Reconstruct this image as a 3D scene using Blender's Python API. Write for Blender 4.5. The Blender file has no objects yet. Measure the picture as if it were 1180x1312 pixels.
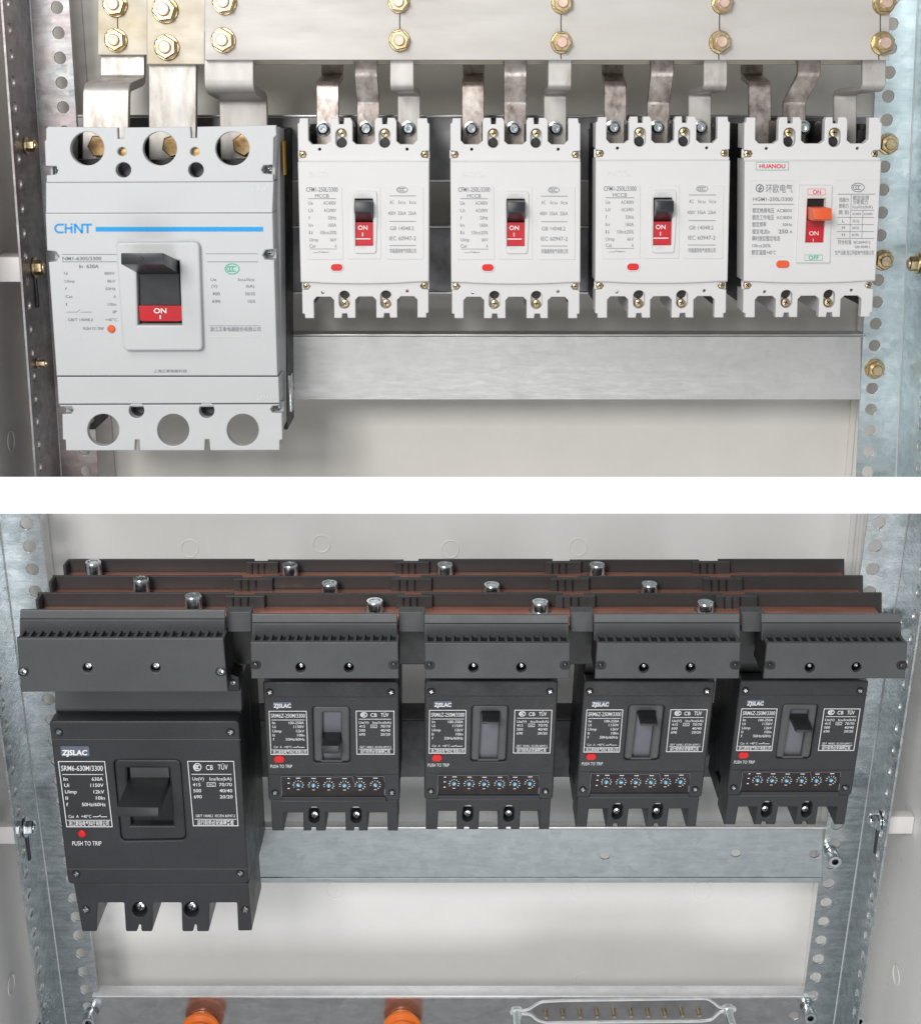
import bpy, bmesh, math, random
from mathutils import Vector, Matrix
random.seed(7)
sc = bpy.context.scene
col = sc.collection

# ------------------------------------------------------------------ camera, world, lamps, exposure
F = 1800.0                       # focal length in pixels of a 1180 px wide picture
cam = bpy.data.cameras.new('camera'); cam_ob = bpy.data.objects.new('camera', cam); col.objects.link(cam_ob)
cam.sensor_fit = 'HORIZONTAL'; cam.sensor_width = 36.0; cam.lens = 36.0 * F / 1180.0
cam.clip_start = 0.01; cam.clip_end = 50
cam_ob.rotation_euler = (math.radians(90), 0, 0)
sc.camera = cam_ob
w = bpy.data.worlds.new('World'); sc.world = w; w.use_nodes = True
w.node_tree.nodes['Background'].inputs[0].default_value = (0.95, 0.97, 1.0, 1)
w.node_tree.nodes['Background'].inputs[1].default_value = 0.34

def lamp(name, loc, target, size, power, color, size_y=None):
    l = bpy.data.lights.new(name, 'AREA'); l.energy = power; l.color = color
    l.size = size
    if size_y: l.shape = 'RECTANGLE'; l.size_y = size_y
    o = bpy.data.objects.new(name, l); col.objects.link(o); o.location = loc
    o.rotation_euler = (Vector(target) - Vector(loc)).to_track_quat('-Z', 'Y').to_euler()
    return o
lamp('key_softbox', (-0.60, 0.0, 0.80), (0.0, 1.15, 0.0), 0.5, 3.5, (1.0, 0.98, 0.95))
lamp('front_fill', (-0.60, -1.0, 0.32), (0.0, 1.15, -0.1), 0.6, 28.5, (1.0, 0.985, 0.955))  # unseen fill lamp, added so light reaches the recessed back panels
lamp('low_fill', (0.15, -1.0, -1.55), (0.0, 1.15, -0.15), 1.3, 18.0, (0.98, 0.99, 1.0))  # unseen fill lamp from below, added to brighten the lower rack and panels
sc.view_settings.view_transform = 'Standard'; sc.view_settings.look = 'None'
sc.view_settings.gamma = 1.0; sc.view_settings.use_curve_mapping = False
sc.view_settings.exposure = 0.0
sc.render.engine = 'CYCLES'
sc.render.resolution_x = 920; sc.render.resolution_y = 1024

# ------------------------------------------------------------------ racks (two tilted frames of reference)
class Rack:
    def __init__(s, py, Y, alpha):
        s.a = alpha
        s.O = Vector((0, Y, (656 - py) / F * Y))
        s.x = Vector((1, 0, 0)); s.y = Vector((0, math.cos(alpha), math.sin(alpha))); s.z = Vector((0, -math.sin(alpha), math.cos(alpha)))
    def P(s, px, py, d=0.0):
        di = Vector(((px - 590) / F, 1, (656 - py) / F))
        t = (d + s.O.dot(s.y)) / di.dot(s.y)
        p = di * t - s.O
        return (p.x, p.dot(s.z))
    def world(s, v):
        return s.O + s.x * v[0] + s.y * v[1] + s.z * v[2]
UP = Rack(305, 1.116, math.atan(526 / F))
LO = Rack(985, 1.150, math.atan(656 / F))

# ------------------------------------------------------------------ materials
MATS = {}
def nodes_of(name):
    m = bpy.data.materials.new(name); m.use_nodes = True
    nt = m.node_tree; b = nt.nodes['Principled BSDF']
    MATS[name] = m
    return m, nt, b
def N(nt, t, **k):
    n = nt.nodes.new(t)
    for a, v in k.items(): setattr(n, a, v)
    return n
def coords(nt, scale=(1, 1, 1)):
    tc = N(nt, 'ShaderNodeTexCoord'); mp = N(nt, 'ShaderNodeMapping')
    mp.inputs['Scale'].default_value = scale
    oi = N(nt, 'ShaderNodeObjectInfo'); ml = N(nt, 'ShaderNodeMath', operation='MULTIPLY'); ml.inputs[1].default_value = 7.0
    ad = N(nt, 'ShaderNodeVectorMath', operation='ADD')
    nt.links.new(oi.outputs['Random'], ml.inputs[0]); nt.links.new(ml.outputs[0], ad.inputs[1]); nt.links.new(tc.outputs['Object'], ad.inputs[0])
    nt.links.new(ad.outputs[0], mp.inputs[0]); return mp.outputs[0]
def ramp(nt, fac, stops):
    r = N(nt, 'ShaderNodeValToRGB'); e = r.color_ramp.elements
    while len(e) > 1: e.remove(e[-1])
    e[0].position = stops[0][0]; e[0].color = (*stops[0][1], 1)
    for p, c in stops[1:]:
        x = e.new(p); x.color = (*c, 1)
    nt.links.new(fac, r.inputs[0]); return r.outputs[0]
def noise(nt, vec, scale, detail=4, rough=0.55):
    n = N(nt, 'ShaderNodeTexNoise'); n.inputs['Scale'].default_value = scale
    n.inputs['Detail'].default_value = detail; n.inputs['Roughness'].default_value = rough
    nt.links.new(vec, n.inputs['Vector']); return n.outputs['Fac']
def rng(nt, fac, a, b, lo=0.3, hi=0.7):
    m = N(nt, 'ShaderNodeMapRange'); m.inputs[1].default_value = lo; m.inputs[2].default_value = hi
    m.inputs[3].default_value = a; m.inputs[4].default_value = b
    nt.links.new(fac, m.inputs[0]); return m.outputs[0]
def bump(nt, b, h, strength, dist=0.0005):
    n = N(nt, 'ShaderNodeBump'); n.inputs['Strength'].default_value = strength; n.inputs['Distance'].default_value = dist
    nt.links.new(h, n.inputs['Height']); nt.links.new(n.outputs[0], b.inputs['Normal'])

def plastic(name, c, rough=0.45, var=0.06, grain=900, bstr=0.12, spec=0.5):
    m, nt, b = nodes_of(name)
    v = coords(nt)
    n1 = noise(nt, v, 18, 5, 0.6)
    lo = tuple(x * (1 - var) for x in c); hi = tuple(min(1, x * (1 + var * 0.6)) for x in c)
    base = ramp(nt, n1, [(0.3, lo), (0.7, hi)])
    sp = rng(nt, noise(nt, v, 420, 3, 0.6), 0.0, 0.5, 0.69, 0.80)
    mix = N(nt, 'ShaderNodeMix', data_type='RGBA'); nt.links.new(sp, mix.inputs[0]); nt.links.new(base, mix.inputs[6])
    lum = sum(c) / 3
    mix.inputs[7].default_value = (*((tuple(x * 0.72 for x in c)) if lum > 0.3 else tuple(min(1, x * 1.5 + 0.02) for x in c)), 1)
    nt.links.new(mix.outputs[2], b.inputs['Base Color'])
    nt.links.new(rng(nt, noise(nt, v, 35, 6, 0.7), rough - 0.10, rough + 0.12), b.inputs['Roughness'])
    bump(nt, b, noise(nt, v, grain, 2), bstr, 0.0003)
    b.inputs['Specular IOR Level'].default_value = spec
    return m
def ink(name, c, rough=0.6):
    m, nt, b = nodes_of(name); v = coords(nt)
    nt.links.new(ramp(nt, noise(nt, v, 700, 3), [(0.3, c), (0.75, tuple(min(1, x * 1.25 + 0.02) for x in c))]), b.inputs['Base Color'])
    b.inputs['Roughness'].default_value = rough
    return m
def metal(name, stops, rough=(0.25, 0.45), scale=40, stretch=(1, 1, 1), bstr=0.05, fine=400, metallic=1.0):
    m, nt, b = nodes_of(name)
    v = coords(nt, stretch)
    nt.links.new(ramp(nt, noise(nt, v, scale, 8, 0.65), stops), b.inputs['Base Color'])
    nt.links.new(rng(nt, noise(nt, v, scale * 2.3, 6), rough[0], rough[1]), b.inputs['Roughness'])
    b.inputs['Metallic'].default_value = metallic
    bump(nt, b, noise(nt, v, fine, 5), bstr, 0.0004)
    return m
def galvanised(name, dark, light, rough=(0.28, 0.5), tint=None):
    m, nt, b = nodes_of(name)
    v = coords(nt)
    vo = N(nt, 'ShaderNodeTexVoronoi'); vo.inputs['Scale'].default_value = 130
    wob = N(nt, 'ShaderNodeMix', data_type='RGBA'); wob.inputs[0].default_value = 0.02
    nn = N(nt, 'ShaderNodeTexNoise'); nn.inputs['Scale'].default_value = 60; nt.links.new(v, nn.inputs['Vector'])
    nt.links.new(v, wob.inputs[6]); nt.links.new(nn.outputs['Color'], wob.inputs[7])
    nt.links.new(wob.outputs[2], vo.inputs['Vector'])
    bw = N(nt, 'ShaderNodeRGBToBW'); nt.links.new(vo.outputs['Color'], bw.inputs[0])
    n1 = noise(nt, coords(nt, (0.45, 1, 1.5)), 48, 12, 0.78)
    mx = N(nt, 'ShaderNodeMix', data_type='FLOAT'); mx.inputs[0].default_value = 0.80
    nt.links.new(bw.outputs[0], mx.inputs[2]); nt.links.new(n1, mx.inputs[3])
    c = ramp(nt, mx.outputs[0], [(0.28, dark), (0.5, tuple((a + q) / 2 for a, q in zip(dark, light))), (0.72, light)])
    if tint:
        mt = N(nt, 'ShaderNodeMix', data_type='RGBA', blend_type='MULTIPLY')
        nt.links.new(rng(nt, noise(nt, v, 9, 6, 0.7), 0.0, 0.85, 0.42, 0.62), mt.inputs[0])
        nt.links.new(c, mt.inputs[6]); mt.inputs[7].default_value = (*tint, 1); c = mt.outputs[2]
    nt.links.new(c, b.inputs['Base Color'])
    nt.links.new(rng(nt, noise(nt, coords(nt, (1, 1, 6)), 50, 6, 0.7), rough[0], rough[1]), b.inputs['Roughness'])
    b.inputs['Metallic'].default_value = 0.9
    bump(nt, b, noise(nt, coords(nt, (0.6, 1, 5)), 160, 6, 0.7), 0.05, 0.0005)
    return m

plastic('white_plastic', (0.71, 0.705, 0.705), 0.42, 0.02)
plastic('light_grey_plastic', (0.585, 0.602, 0.612), 0.42, 0.02)
plastic('embossed_white', (0.74, 0.735, 0.73), 0.45, 0.02)
plastic('charcoal_plastic', (0.029, 0.0315, 0.036), 0.44, 0.16, 520, 0.4)
plastic('charcoal_shield', (0.068, 0.073, 0.077), 0.48, 0.12, 600, 0.3)
plastic('charcoal_handle', (0.030, 0.031, 0.034), 0.38, 0.1)
plastic('escutcheon_grey', (0.085, 0.088, 0.092), 0.42, 0.1)
plastic('top_strip_lit', (0.105, 0.11, 0.115), 0.4, 0.1)  # lighter grey: the light of an upward slope painted into the colour
plastic('black_plastic', (0.012, 0.012, 0.013), 0.45, 0.2)
plastic('slate_handle', (0.022, 0.026, 0.032), 0.34, 0.1)
plastic('grey_slider', (0.16, 0.16, 0.19), 0.5, 0.1)
plastic('barrier_plastic', (0.055, 0.056, 0.058), 0.48, 0.2, 300, 0.1, 0.35)
plastic('red_plastic', (0.56, 0.006, 0.014), 0.38, 0.05)
plastic('dark_red_plastic', (0.40, 0.012, 0.02), 0.4, 0.08)
plastic('bright_red_button', (0.72, 0.012, 0.012), 0.4, 0.04)
plastic('orange_plastic', (0.80, 0.115, 0.03), 0.38, 0.05)
plastic('orange_insulator', (0.98, 0.22, 0.03), 0.34, 0.08)
plastic('blue_dial', (0.085, 0.32, 0.50), 0.4, 0.1)
plastic('yellow_sticker', (0.62, 0.33, 0.02), 0.5, 0.1)
plastic('smoked_cover', (0.030, 0.026, 0.028), 0.12, 0.1)
plastic('white_paint', (0.93, 0.93, 0.93), 0.55, 0.005, 300, 0.03)
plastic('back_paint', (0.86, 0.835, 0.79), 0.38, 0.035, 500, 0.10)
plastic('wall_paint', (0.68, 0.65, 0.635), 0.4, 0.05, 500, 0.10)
plastic('pale_paint', (0.92, 0.91, 0.89), 0.36, 0.03, 500, 0.10)
plastic('block_white', (0.80, 0.77, 0.76), 0.5, 0.03)
ink('ink_black', (0.055, 0.055, 0.06)); ink('ink_grey', (0.17, 0.18, 0.20)); ink('ink_faint', (0.42, 0.43, 0.45))
ink('ink_white', (0.80, 0.81, 0.83)); ink('ink_blue', (0.0, 0.30, 0.70)); ink('ink_red', (0.70, 0.02, 0.06))
ink('ink_green', (0.0, 0.42, 0.24)); ink('plate_blue', (0.10, 0.12, 0.17)); ink('ink_ceramic', (0.62, 0.62, 0.63))
ink('emboss_faint', (0.66, 0.665, 0.67))
galvanised('galvanised', (0.33, 0.37, 0.385), (0.66, 0.70, 0.715), (0.16, 0.34))
metal('bright_edge', [(0.3, (0.78, 0.80, 0.81)), (0.7, (0.95, 0.95, 0.95))], (0.3, 0.45), 60, (1, 1, 0.3), metallic=0.6)  # pale metal, paints a highlight on the upright folds; also on lips and rim
galvanised('galvanised_rail', (0.50, 0.50, 0.49), (0.60, 0.602, 0.595), (0.38, 0.52))
galvanised('galvanised_aged', (0.26, 0.28, 0.29), (0.56, 0.57, 0.58), (0.35, 0.55), (0.86, 0.66, 0.64))
galvanised('galvanised_cool', (0.38, 0.42, 0.435), (0.54, 0.58, 0.595), (0.3, 0.48))
galvanised('galvanised_bottom', (0.40, 0.41, 0.41), (0.58, 0.59, 0.59), (0.12, 0.26))
galvanised('galvanised_blue', (0.44, 0.54, 0.57), (0.80, 0.87, 0.89), (0.28, 0.5))
metal('grey_rail', [(0.3, (0.17, 0.17, 0.175)), (0.7, (0.30, 0.30, 0.305))], (0.45, 0.65), 20, (1, 1, 1))  # on the upper rails: shade between the breakers put into the steel colour
metal('shaded_steel', [(0.3, (0.06, 0.06, 0.062)), (0.7, (0.13, 0.13, 0.135))], (0.45, 0.65), 20, (1, 1, 1))  # darker copy of the rail steel, shade behind the breakers painted in
metal('tinned_copper', [(0.25, (0.44, 0.405, 0.35)), (0.42, (0.54, 0.515, 0.485)), (0.75, (0.61, 0.595, 0.575))], (0.5, 0.68), 11, (0.45, 1, 2.2), 0.06, 260, 0.35)
metal('tarnished_bar', [(0.25, (0.50, 0.42, 0.29)), (0.45, (0.58, 0.52, 0.42)), (0.75, (0.63, 0.60, 0.54))], (0.45, 0.62), 25, (0.8, 1, 1.2), 0.06, 260, 0.35)
metal('tinned_strip', [(0.25, (0.34, 0.29, 0.25)), (0.45, (0.53, 0.505, 0.475)), (0.75, (0.62, 0.605, 0.585))], (0.38, 0.55), 45, (1.5, 1, 0.5), 0.08, 300, 0.6)
metal('worn_strip', [(0.28, (0.16, 0.125, 0.11)), (0.48, (0.40, 0.345, 0.315)), (0.72, (0.60, 0.56, 0.53))], (0.25, 0.5), 90, (1.2, 1, 0.8), 0.08, 500, 0.8)
metal('passivated_brass', [(0.22, (0.36, 0.27, 0.09)), (0.42, (0.62, 0.48, 0.25)), (0.55, (0.70, 0.60, 0.40)), (0.66, (0.62, 0.36, 0.27)), (0.8, (0.48, 0.47, 0.22))], (0.24, 0.40), 130, (1, 1, 1), 0.06, 500)
metal('stud_pink', [(0.25, (0.58, 0.34, 0.26)), (0.5, (0.72, 0.52, 0.44)), (0.75, (0.80, 0.74, 0.46))], (0.38, 0.5), 110, (1, 1, 1), 0.1, 500, 0.6)
metal('zinc_screw', [(0.3, (0.55, 0.62, 0.66)), (0.7, (0.85, 0.88, 0.90))], (0.15, 0.32), 150)
metal('dark_screw', [(0.3, (0.05, 0.05, 0.055)), (0.7, (0.22, 0.22, 0.23))], (0.25, 0.4), 200)
metal('copper', [(0.25, (0.62, 0.26, 0.18)), (0.5, (0.78, 0.36, 0.26)), (0.75, (0.86, 0.46, 0.35))], (0.3, 0.5), 30, (0.4, 2, 1), 0.05, 300, 0.75)
metal('aged_bolt', [(0.3, (0.22, 0.12, 0.06)), (0.5, (0.45, 0.30, 0.15)), (0.7, (0.50, 0.42, 0.20))], (0.3, 0.5), 120)
metal('chrome', [(0.3, (0.75, 0.76, 0.77)), (0.7, (0.92, 0.92, 0.92))], (0.1, 0.22), 80)

# ------------------------------------------------------------------ mesh helpers
def finish(me, ang=32):
    me.shade_smooth()
    me.set_sharp_from_angle(angle=math.radians(ang))
def mesh_object(name, me, mats, parent):
    for m in (mats if isinstance(mats, (list, tuple)) else [mats]): me.materials.append(MATS[m])
    o = bpy.data.objects.new(name, me); col.objects.link(o); o.parent = parent
    return o
def from_bm(name, bm, mats, parent, ang=32):
    me = bpy.data.meshes.new(name); bmesh.ops.recalc_face_normals(bm, faces=bm.faces[:]); bm.to_mesh(me); bm.free(); finish(me, ang)
    return mesh_object(name, me, mats, parent)
def curve_mesh(loops, half, bev, res=1):
    cu = bpy.data.curves.new('tmp', 'CURVE'); cu.dimensions = '2D'; cu.fill_mode = 'BOTH'
    b = min(bev, half * 0.98)
    cu.extrude = max(half - b, 0.0); cu.bevel_depth = b; cu.bevel_resolution = res; cu.offset = -b
    for lp in loops:
        sp = cu.splines.new('POLY'); sp.points.add(len(lp) - 1); sp.use_cyclic_u = True
        for p, q in zip(sp.points, lp): p.co = (q[0], q[1], 0, 1)
    ob = bpy.data.objects.new('tmp', cu)
    me = bpy.data.meshes.new_from_object(ob)
    bpy.data.objects.remove(ob); bpy.data.curves.remove(cu)
    return me
def weld(me):
    bm = bmesh.new(); bm.from_mesh(me); bmesh.ops.remove_doubles(bm, verts=bm.verts[:], dist=1e-6)
    bmesh.ops.recalc_face_normals(bm, faces=bm.faces[:]); bm.to_mesh(me); bm.free()
def circ(cx, cy, r, n=20, ry=None):
    ry = ry or r
    return [(cx + r * math.cos(2 * math.pi * i / n), cy + ry * math.sin(2 * math.pi * i / n)) for i in range(n)]
def rrect(x0, y0, x1, y1, r=0, n=4):
    if r <= 0: return [(x0, y0), (x1, y0), (x1, y1), (x0, y1)]
    o = []
    for cx, cy, a0 in ((x1 - r, y0 + r, -90), (x1 - r, y1 - r, 0), (x0 + r, y1 - r, 90), (x0 + r, y0 + r, 180)):
        for i in range(n + 1):
            a = math.radians(a0 + 90 * i / n); o.append((cx + r * math.cos(a), cy + r * math.sin(a)))
    return o
def roundpoly(pts, r, n=3):
    o = []; L = len(pts)
    for i in range(L):
        p = Vector(pts[i]); a = Vector(pts[i - 1]); b = Vector(pts[(i + 1) % L])
        va = a - p; vb = b - p; rr = min(r, va.length * 0.45, vb.length * 0.45)
        s = p + va.normalized() * rr; e = p + vb.normalized() * rr
        for k in range(n + 1):
            t = k / n; q = s * (1 - t) ** 2 + p * 2 * t * (1 - t) + e * t * t; o.append((q.x, q.y))
    return o

def homography(src, dst):
    A = []; B = []
    for (x, y), (u, v) in zip(src, dst):
        A.append([x, y, 1, 0, 0, 0, -u * x, -u * y]); B.append(u)
        A.append([0, 0, 0, x, y, 1, -v * x, -v * y]); B.append(v)
    import numpy as np
    h = np.linalg.solve(np.array(A, float), np.array(B, float))
    return lambda x, y: ((h[0] * x + h[1] * y + h[2]) / (h[6] * x + h[7] * y + 1), (h[3] * x + h[4] * y + h[5]) / (h[6] * x + h[7] * y + 1))
UNIT = [(-0.5, 0.5), (0.5, 0.5), (0.5, -0.5), (-0.5, -0.5)]

class Thing:
    """An Empty on a rack plus a mapping from drawing coordinates to the thing's own metres."""
    def __init__(s, rack, name, label, cat, quad, d, group=None, kind=None):
        s.rack = rack; s.d = d
        c = [Vector(rack.P(px, py, d)) for px, py in quad]           # TL TR BR BL
        ctr = (c[0] + c[1] + c[2] + c[3]) / 4
        s.W = ((c[1] - c[0]).length + (c[2] - c[3]).length) / 2
        s.H = ((c[0].y + c[1].y) - (c[2].y + c[3].y)) / 2
        s.k = ((c[0].x + c[1].x) - (c[2].x + c[3].x)) / 2 / s.H       # lean of the case
        s.ctr = ctr; s.c = [v - ctr for v in c]
        e = bpy.data.objects.new(name, None); col.objects.link(e); e.empty_display_size = 0.02
        e.location = rack.world((ctr.x, d, ctr.y)); e.rotation_euler = (rack.a, 0, 0)
        e['label'] = label
        if kind: e['kind'] = kind
        else: e['category'] = cat
        if group: e['group'] = group
        s.e = e; s.ref(quad)
    def ref(s, quad, conv=None):
        s.h = homography(quad, UNIT); s.conv = conv
        return s
    def m(s, X, Y):
        if s.conv: X, Y = s.conv(X, Y)
        u, v = s.h(X, Y)
        a = 0.5 + u; b = 0.5 - v
        p = (s.c[0] * (1 - a) + s.c[1] * a) * (1 - b) + (s.c[3] * (1 - a) + s.c[2] * a) * b
        return (p.x, p.y)
    def ml(s, pts): return [s.m(*p) for p in pts]
    @property
    def px(s):                                                        # metres for one drawing unit
        a = s.m(100, 100); b = s.m(101, 100); return abs(b[0] - a[0])
    def prism(s, name, outline, y0, y1, mat, holes=(), bev=0.0006, parent=None, ang=15):
        me = curve_mesh([s.ml(outline)] + [s.ml(h) for h in holes], abs(y1 - y0) / 2, bev)
        ym = (y0 + y1) / 2
        for v in me.vertices:
            x, z, t = v.co; v.co = (x, ym - t, z)
        weld(me); finish(me, ang)
        return mesh_object(name, me, mat, parent or s.e)
    def lathe(s, name, X, Y, prof, mat, n=20, parent=None, axis='y', y=0.0, tilt=None, rot=0.0, ang=32):
        """prof: list of (radius m, height m towards the viewer)"""
        x, z = s.m(X, Y); bm = bmesh.new(); rings = []
        for r, h in prof:
            if r <= 1e-7: rings.append([bm.verts.new((0, -h, 0))])
            else: rings.append([bm.verts.new((r * math.cos(2 * math.pi * i / n + rot), -h, r * math.sin(2 * math.pi * i / n + rot))) for i in range(n)])
        for a, b in zip(rings, rings[1:]):
            for i in range(n):
                j = (i + 1) % n
                if len(a) == 1 and len(b) == 1: continue
                if len(a) == 1: bm.faces.new((a[0], b[i], b[j]))
                elif len(b) == 1: bm.faces.new((a[i], a[j], b[0]))
                else: bm.faces.new((a[i], a[j], b[j], b[i]))
        M = Matrix.Translation((x, y, z))
        if axis == 'z': M = M @ Matrix.Rotation(math.radians(-90), 4, 'X')
        if axis == 'x': M = M @ Matrix.Rotation(math.radians(90), 4, 'Z')
        if axis == '-x': M = M @ Matrix.Rotation(math.radians(-90), 4, 'Z')
        if tilt: M = M @ tilt
        bm.transform(M)
        return from_bm(name, bm, mat, parent or s.e, ang)
    def screw(s, X, Y, r, y=0.0, mat='passivated_brass', dark='black_plastic', parent=None, name='screw', rot=0.3):
        """r in drawing units: a domed head with a cross recess"""
        R = r * s.px
        o = s.lathe(name, X, Y, [(R, -0.003), (R, 0.0004), (R * 0.82, 0.0011), (R * 0.4, 0.0015), (0, 0.0016)], mat, 16, parent, y=y)
        x, z = s.m(X, Y)
        bm = bmesh.new()
        for a in (rot, rot + math.pi / 2):
            g = bmesh.ops.create_cube(bm, size=1)
            M = Matrix.Translation((x, y - 0.0013, z)) @ Matrix.Rotation(a, 4, 'Y') @ Matrix.Diagonal((R * 1.15, 0.0009, R * 0.26, 1))
            bmesh.ops.transform(bm, matrix=M, verts=g['verts'])
        from_bm('cross_recess', bm, dark, o if (parent is None) else parent)
        return o
    def box(s, name, X0, Y0, X1, Y1, y0, y1, mat, bev=0.0006, parent=None, r=0):
        return s.prism(name, rrect(min(X0, X1), min(Y0, Y1), max(X0, X1), max(Y0, Y1), r), y0, y1, mat, (), bev, parent)
    def prints(s, name, items, mat, y=-0.0003, parent=None):
        """items: ('t', string, X0, X1, Yc, capheight[, bold]) | ('r', X0, Y0, X1, Y1) | ('l', [(X,Y)..], width) | ('o', cx, cy, rx, ry, width)"""
        V = []; Fc = []
        def add(vs, fs):
            b = len(V); V.extend(vs); Fc.extend([tuple(i + b for i in f) for f in fs])
        for it in items:
            if it[0] == 't':
                _, st, X0, X1, Yc, ch = it[:6]; bold = it[6] if len(it) > 6 else 0.0
                tv, tf = text_geo(st, bold)
                xs = [p[0] for p in tv]; x0 = min(xs); x1 = max(xs)
                sx = (X1 - X0) / (x1 - x0)
                q = []
                for a, b2 in tv:
                    X = X0 + (a - x0) * sx; Y = Yc + ch / 2 - b2 / 0.73 * ch
                    mx, mz = s.m(X, Y); q.append((mx, y, mz))
                add(q, tf)
            elif it[0] == 'r':
                c = s.ml([(it[1], it[2]), (it[3], it[2]), (it[3], it[4]), (it[1], it[4])])
                add([(a, y, b2) for a, b2 in c], [(0, 1, 2, 3)])
            elif it[0] in ('l', 'lc'):
                pts = [Vector(p) for p in it[1]]; wd = it[2] / 2; closed = it[0] == 'lc'
                n = len(pts)
                L = []; R = []
                for i, p in enumerate(pts):
                    a = pts[i - 1] if (i > 0 or closed) else p; b2 = pts[(i + 1) % n] if (i < n - 1 or closed) else p
                    d1 = (p - a).normalized() if (p - a).length > 0 else (b2 - p).normalized()
                    d2 = (b2 - p).normalized() if (b2 - p).length > 0 else d1
                    t = (d1 + d2); t = t.normalized() if t.length > 1e-6 else d1
                    nn = Vector((-t.y, t.x)); k = 1 / max(0.4, abs(nn.dot(Vector((-d1.y, d1.x)))))
                    L.append(p + nn * wd * k); R.append(p - nn * wd * k)
                q = s.ml([(v.x, v.y) for v in L] + [(v.x, v.y) for v in R])
                fs = [(i, (i + 1) % n, n + (i + 1) % n, n + i) for i in range(n if closed else n - 1)]
                add([(a, y, b2) for a, b2 in q], fs)
            elif it[0] == 'o':
                _, cx, cy, rx, ry, wd = it; n = 24
                q = []
                for rr in (1, -1):
                    for i in range(n):
                        a = 2 * math.pi * i / n
                        q.append(s.m(cx + (rx + rr * wd / 2) * math.cos(a), cy + (ry + rr * wd / 2) * math.sin(a)))
                add([(a, y, b2) for a, b2 in q], [(i, (i + 1) % n, n + (i + 1) % n, n + i) for i in range(n)])
        me = bpy.data.meshes.new(name); me.from_pydata(V, [], Fc); me.update()
        return mesh_object(name, me, mat, parent or s.e)

_tc = {}
def text_geo(st, bold=0.0):
    key = (st, bold)
    if key in _tc: return _tc[key]
    cu = bpy.data.curves.new('tmp', 'FONT'); cu.body = st; cu.size = 1.0; cu.offset = bold; cu.resolution_u = 3
    cu.fill_mode = 'FRONT'
    ob = bpy.data.objects.new('tmp', cu); col.objects.link(ob)
    dg = bpy.context.evaluated_depsgraph_get()
    me = bpy.data.meshes.new_from_object(ob.evaluated_get(dg), depsgraph=dg)
    v = [(p.co.x, p.co.y) for p in me.vertices]; f = [tuple(p.vertices) for p in me.polygons]
    bpy.data.objects.remove(ob); bpy.data.curves.remove(cu); bpy.data.meshes.remove(me)
    if not v: v = [(0, 0), (0.1, 0), (0, 0.1)]; f = [(0, 1, 2)]
    _tc[key] = (v, f); return _tc[key]

class Plan(Thing):
    """A thing drawn straight on the rack: drawing coordinates land on the plane at depth d + dy."""
    def __init__(s, rack, name, label, cat, at, d, group=None, kind=None):
        s.rack = rack; s.d = d; s.dy = 0.0
        ctr = rack.P(at[0], at[1], d); s.ctr = Vector(ctr)
        e = bpy.data.objects.new(name, None); col.objects.link(e); e.empty_display_size = 0.02
        e.location = rack.world((ctr[0], d, ctr[1])); e.rotation_euler = (rack.a, 0, 0)
        e['label'] = label
        if kind: e['kind'] = kind
        else: e['category'] = cat
        if group: e['group'] = group
        s.e = e
    def m(s, X, Y):
        p = s.rack.P(X, Y, s.d + s.dy); return (p[0] - s.ctr.x, p[1] - s.ctr.y)
    def m3(s, X, Y, y):
        p = s.rack.P(X, Y, s.d + y); return Vector((p[0] - s.ctr.x, y, p[1] - s.ctr.y))
    @property
    def px(s): return abs(s.m(590, 400)[0] - s.m(591, 400)[0])

def ribbon(t, name, pts, width, thick, mat, parent=None, fil=0.004):
    """flat strip swept along centre points (Vectors in the thing's metres), width along x"""
    P2 = []
    for i, p in enumerate(pts):
        if 0 < i < len(pts) - 1:
            va = pts[i - 1] - p; vb = pts[i + 1] - p; r = min(fil, va.length * 0.48, vb.length * 0.48)
            a = p + va.normalized() * r; b = p + vb.normalized() * r
            for k in range(5):
                q = k / 4; P2.append(a * (1 - q) ** 2 + p * 2 * q * (1 - q) + b * q * q)
        else: P2.append(p)
    bm = bmesh.new(); rings = []
    c = min(0.0006, thick * 0.3)
    for i, p in enumerate(P2):
        a = P2[max(0, i - 1)]; b = P2[min(len(P2) - 1, i + 1)]; tg = b - a
        nrm = Vector((0, -tg.z, tg.y)).normalized()
        hw = width / 2; ht = thick / 2
        ring = []
        for sx, sn in ((-hw + c, -ht), (hw - c, -ht), (hw, -ht + c), (hw, ht - c), (hw - c, ht), (-hw + c, ht), (-hw, ht - c), (-hw, -ht + c)):
            ring.append(bm.verts.new(p + Vector((sx, 0, 0)) + nrm * sn))
        rings.append(ring)
    for a, b in zip(rings, rings[1:]):
        for i in range(8): bm.faces.new((a[i], a[(i + 1) % 8], b[(i + 1) % 8], b[i]))
    bm.faces.new(rings[0][::-1]); bm.faces.new(rings[-1])
    return from_bm(name, bm, mat, parent or t.e, 40)

def block(t, name, lo, hi, mat, parent=None, bev=0.0008):
    bm = bmesh.new(); bmesh.ops.create_cube(bm, size=1)
    c = [(a + b) / 2 for a, b in zip(lo, hi)]; sz = [abs(b - a) for a, b in zip(lo, hi)]
    bm.transform(Matrix.Translation(c) @ Matrix.Diagonal((*sz, 1)))
    if bev: bmesh.ops.bevel(bm, geom=bm.edges[:], offset=min(bev, min(sz) * 0.3), segments=2, affect='EDGES', profile=0.5)
    return from_bm(name, bm, mat, parent or t.e)

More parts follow.
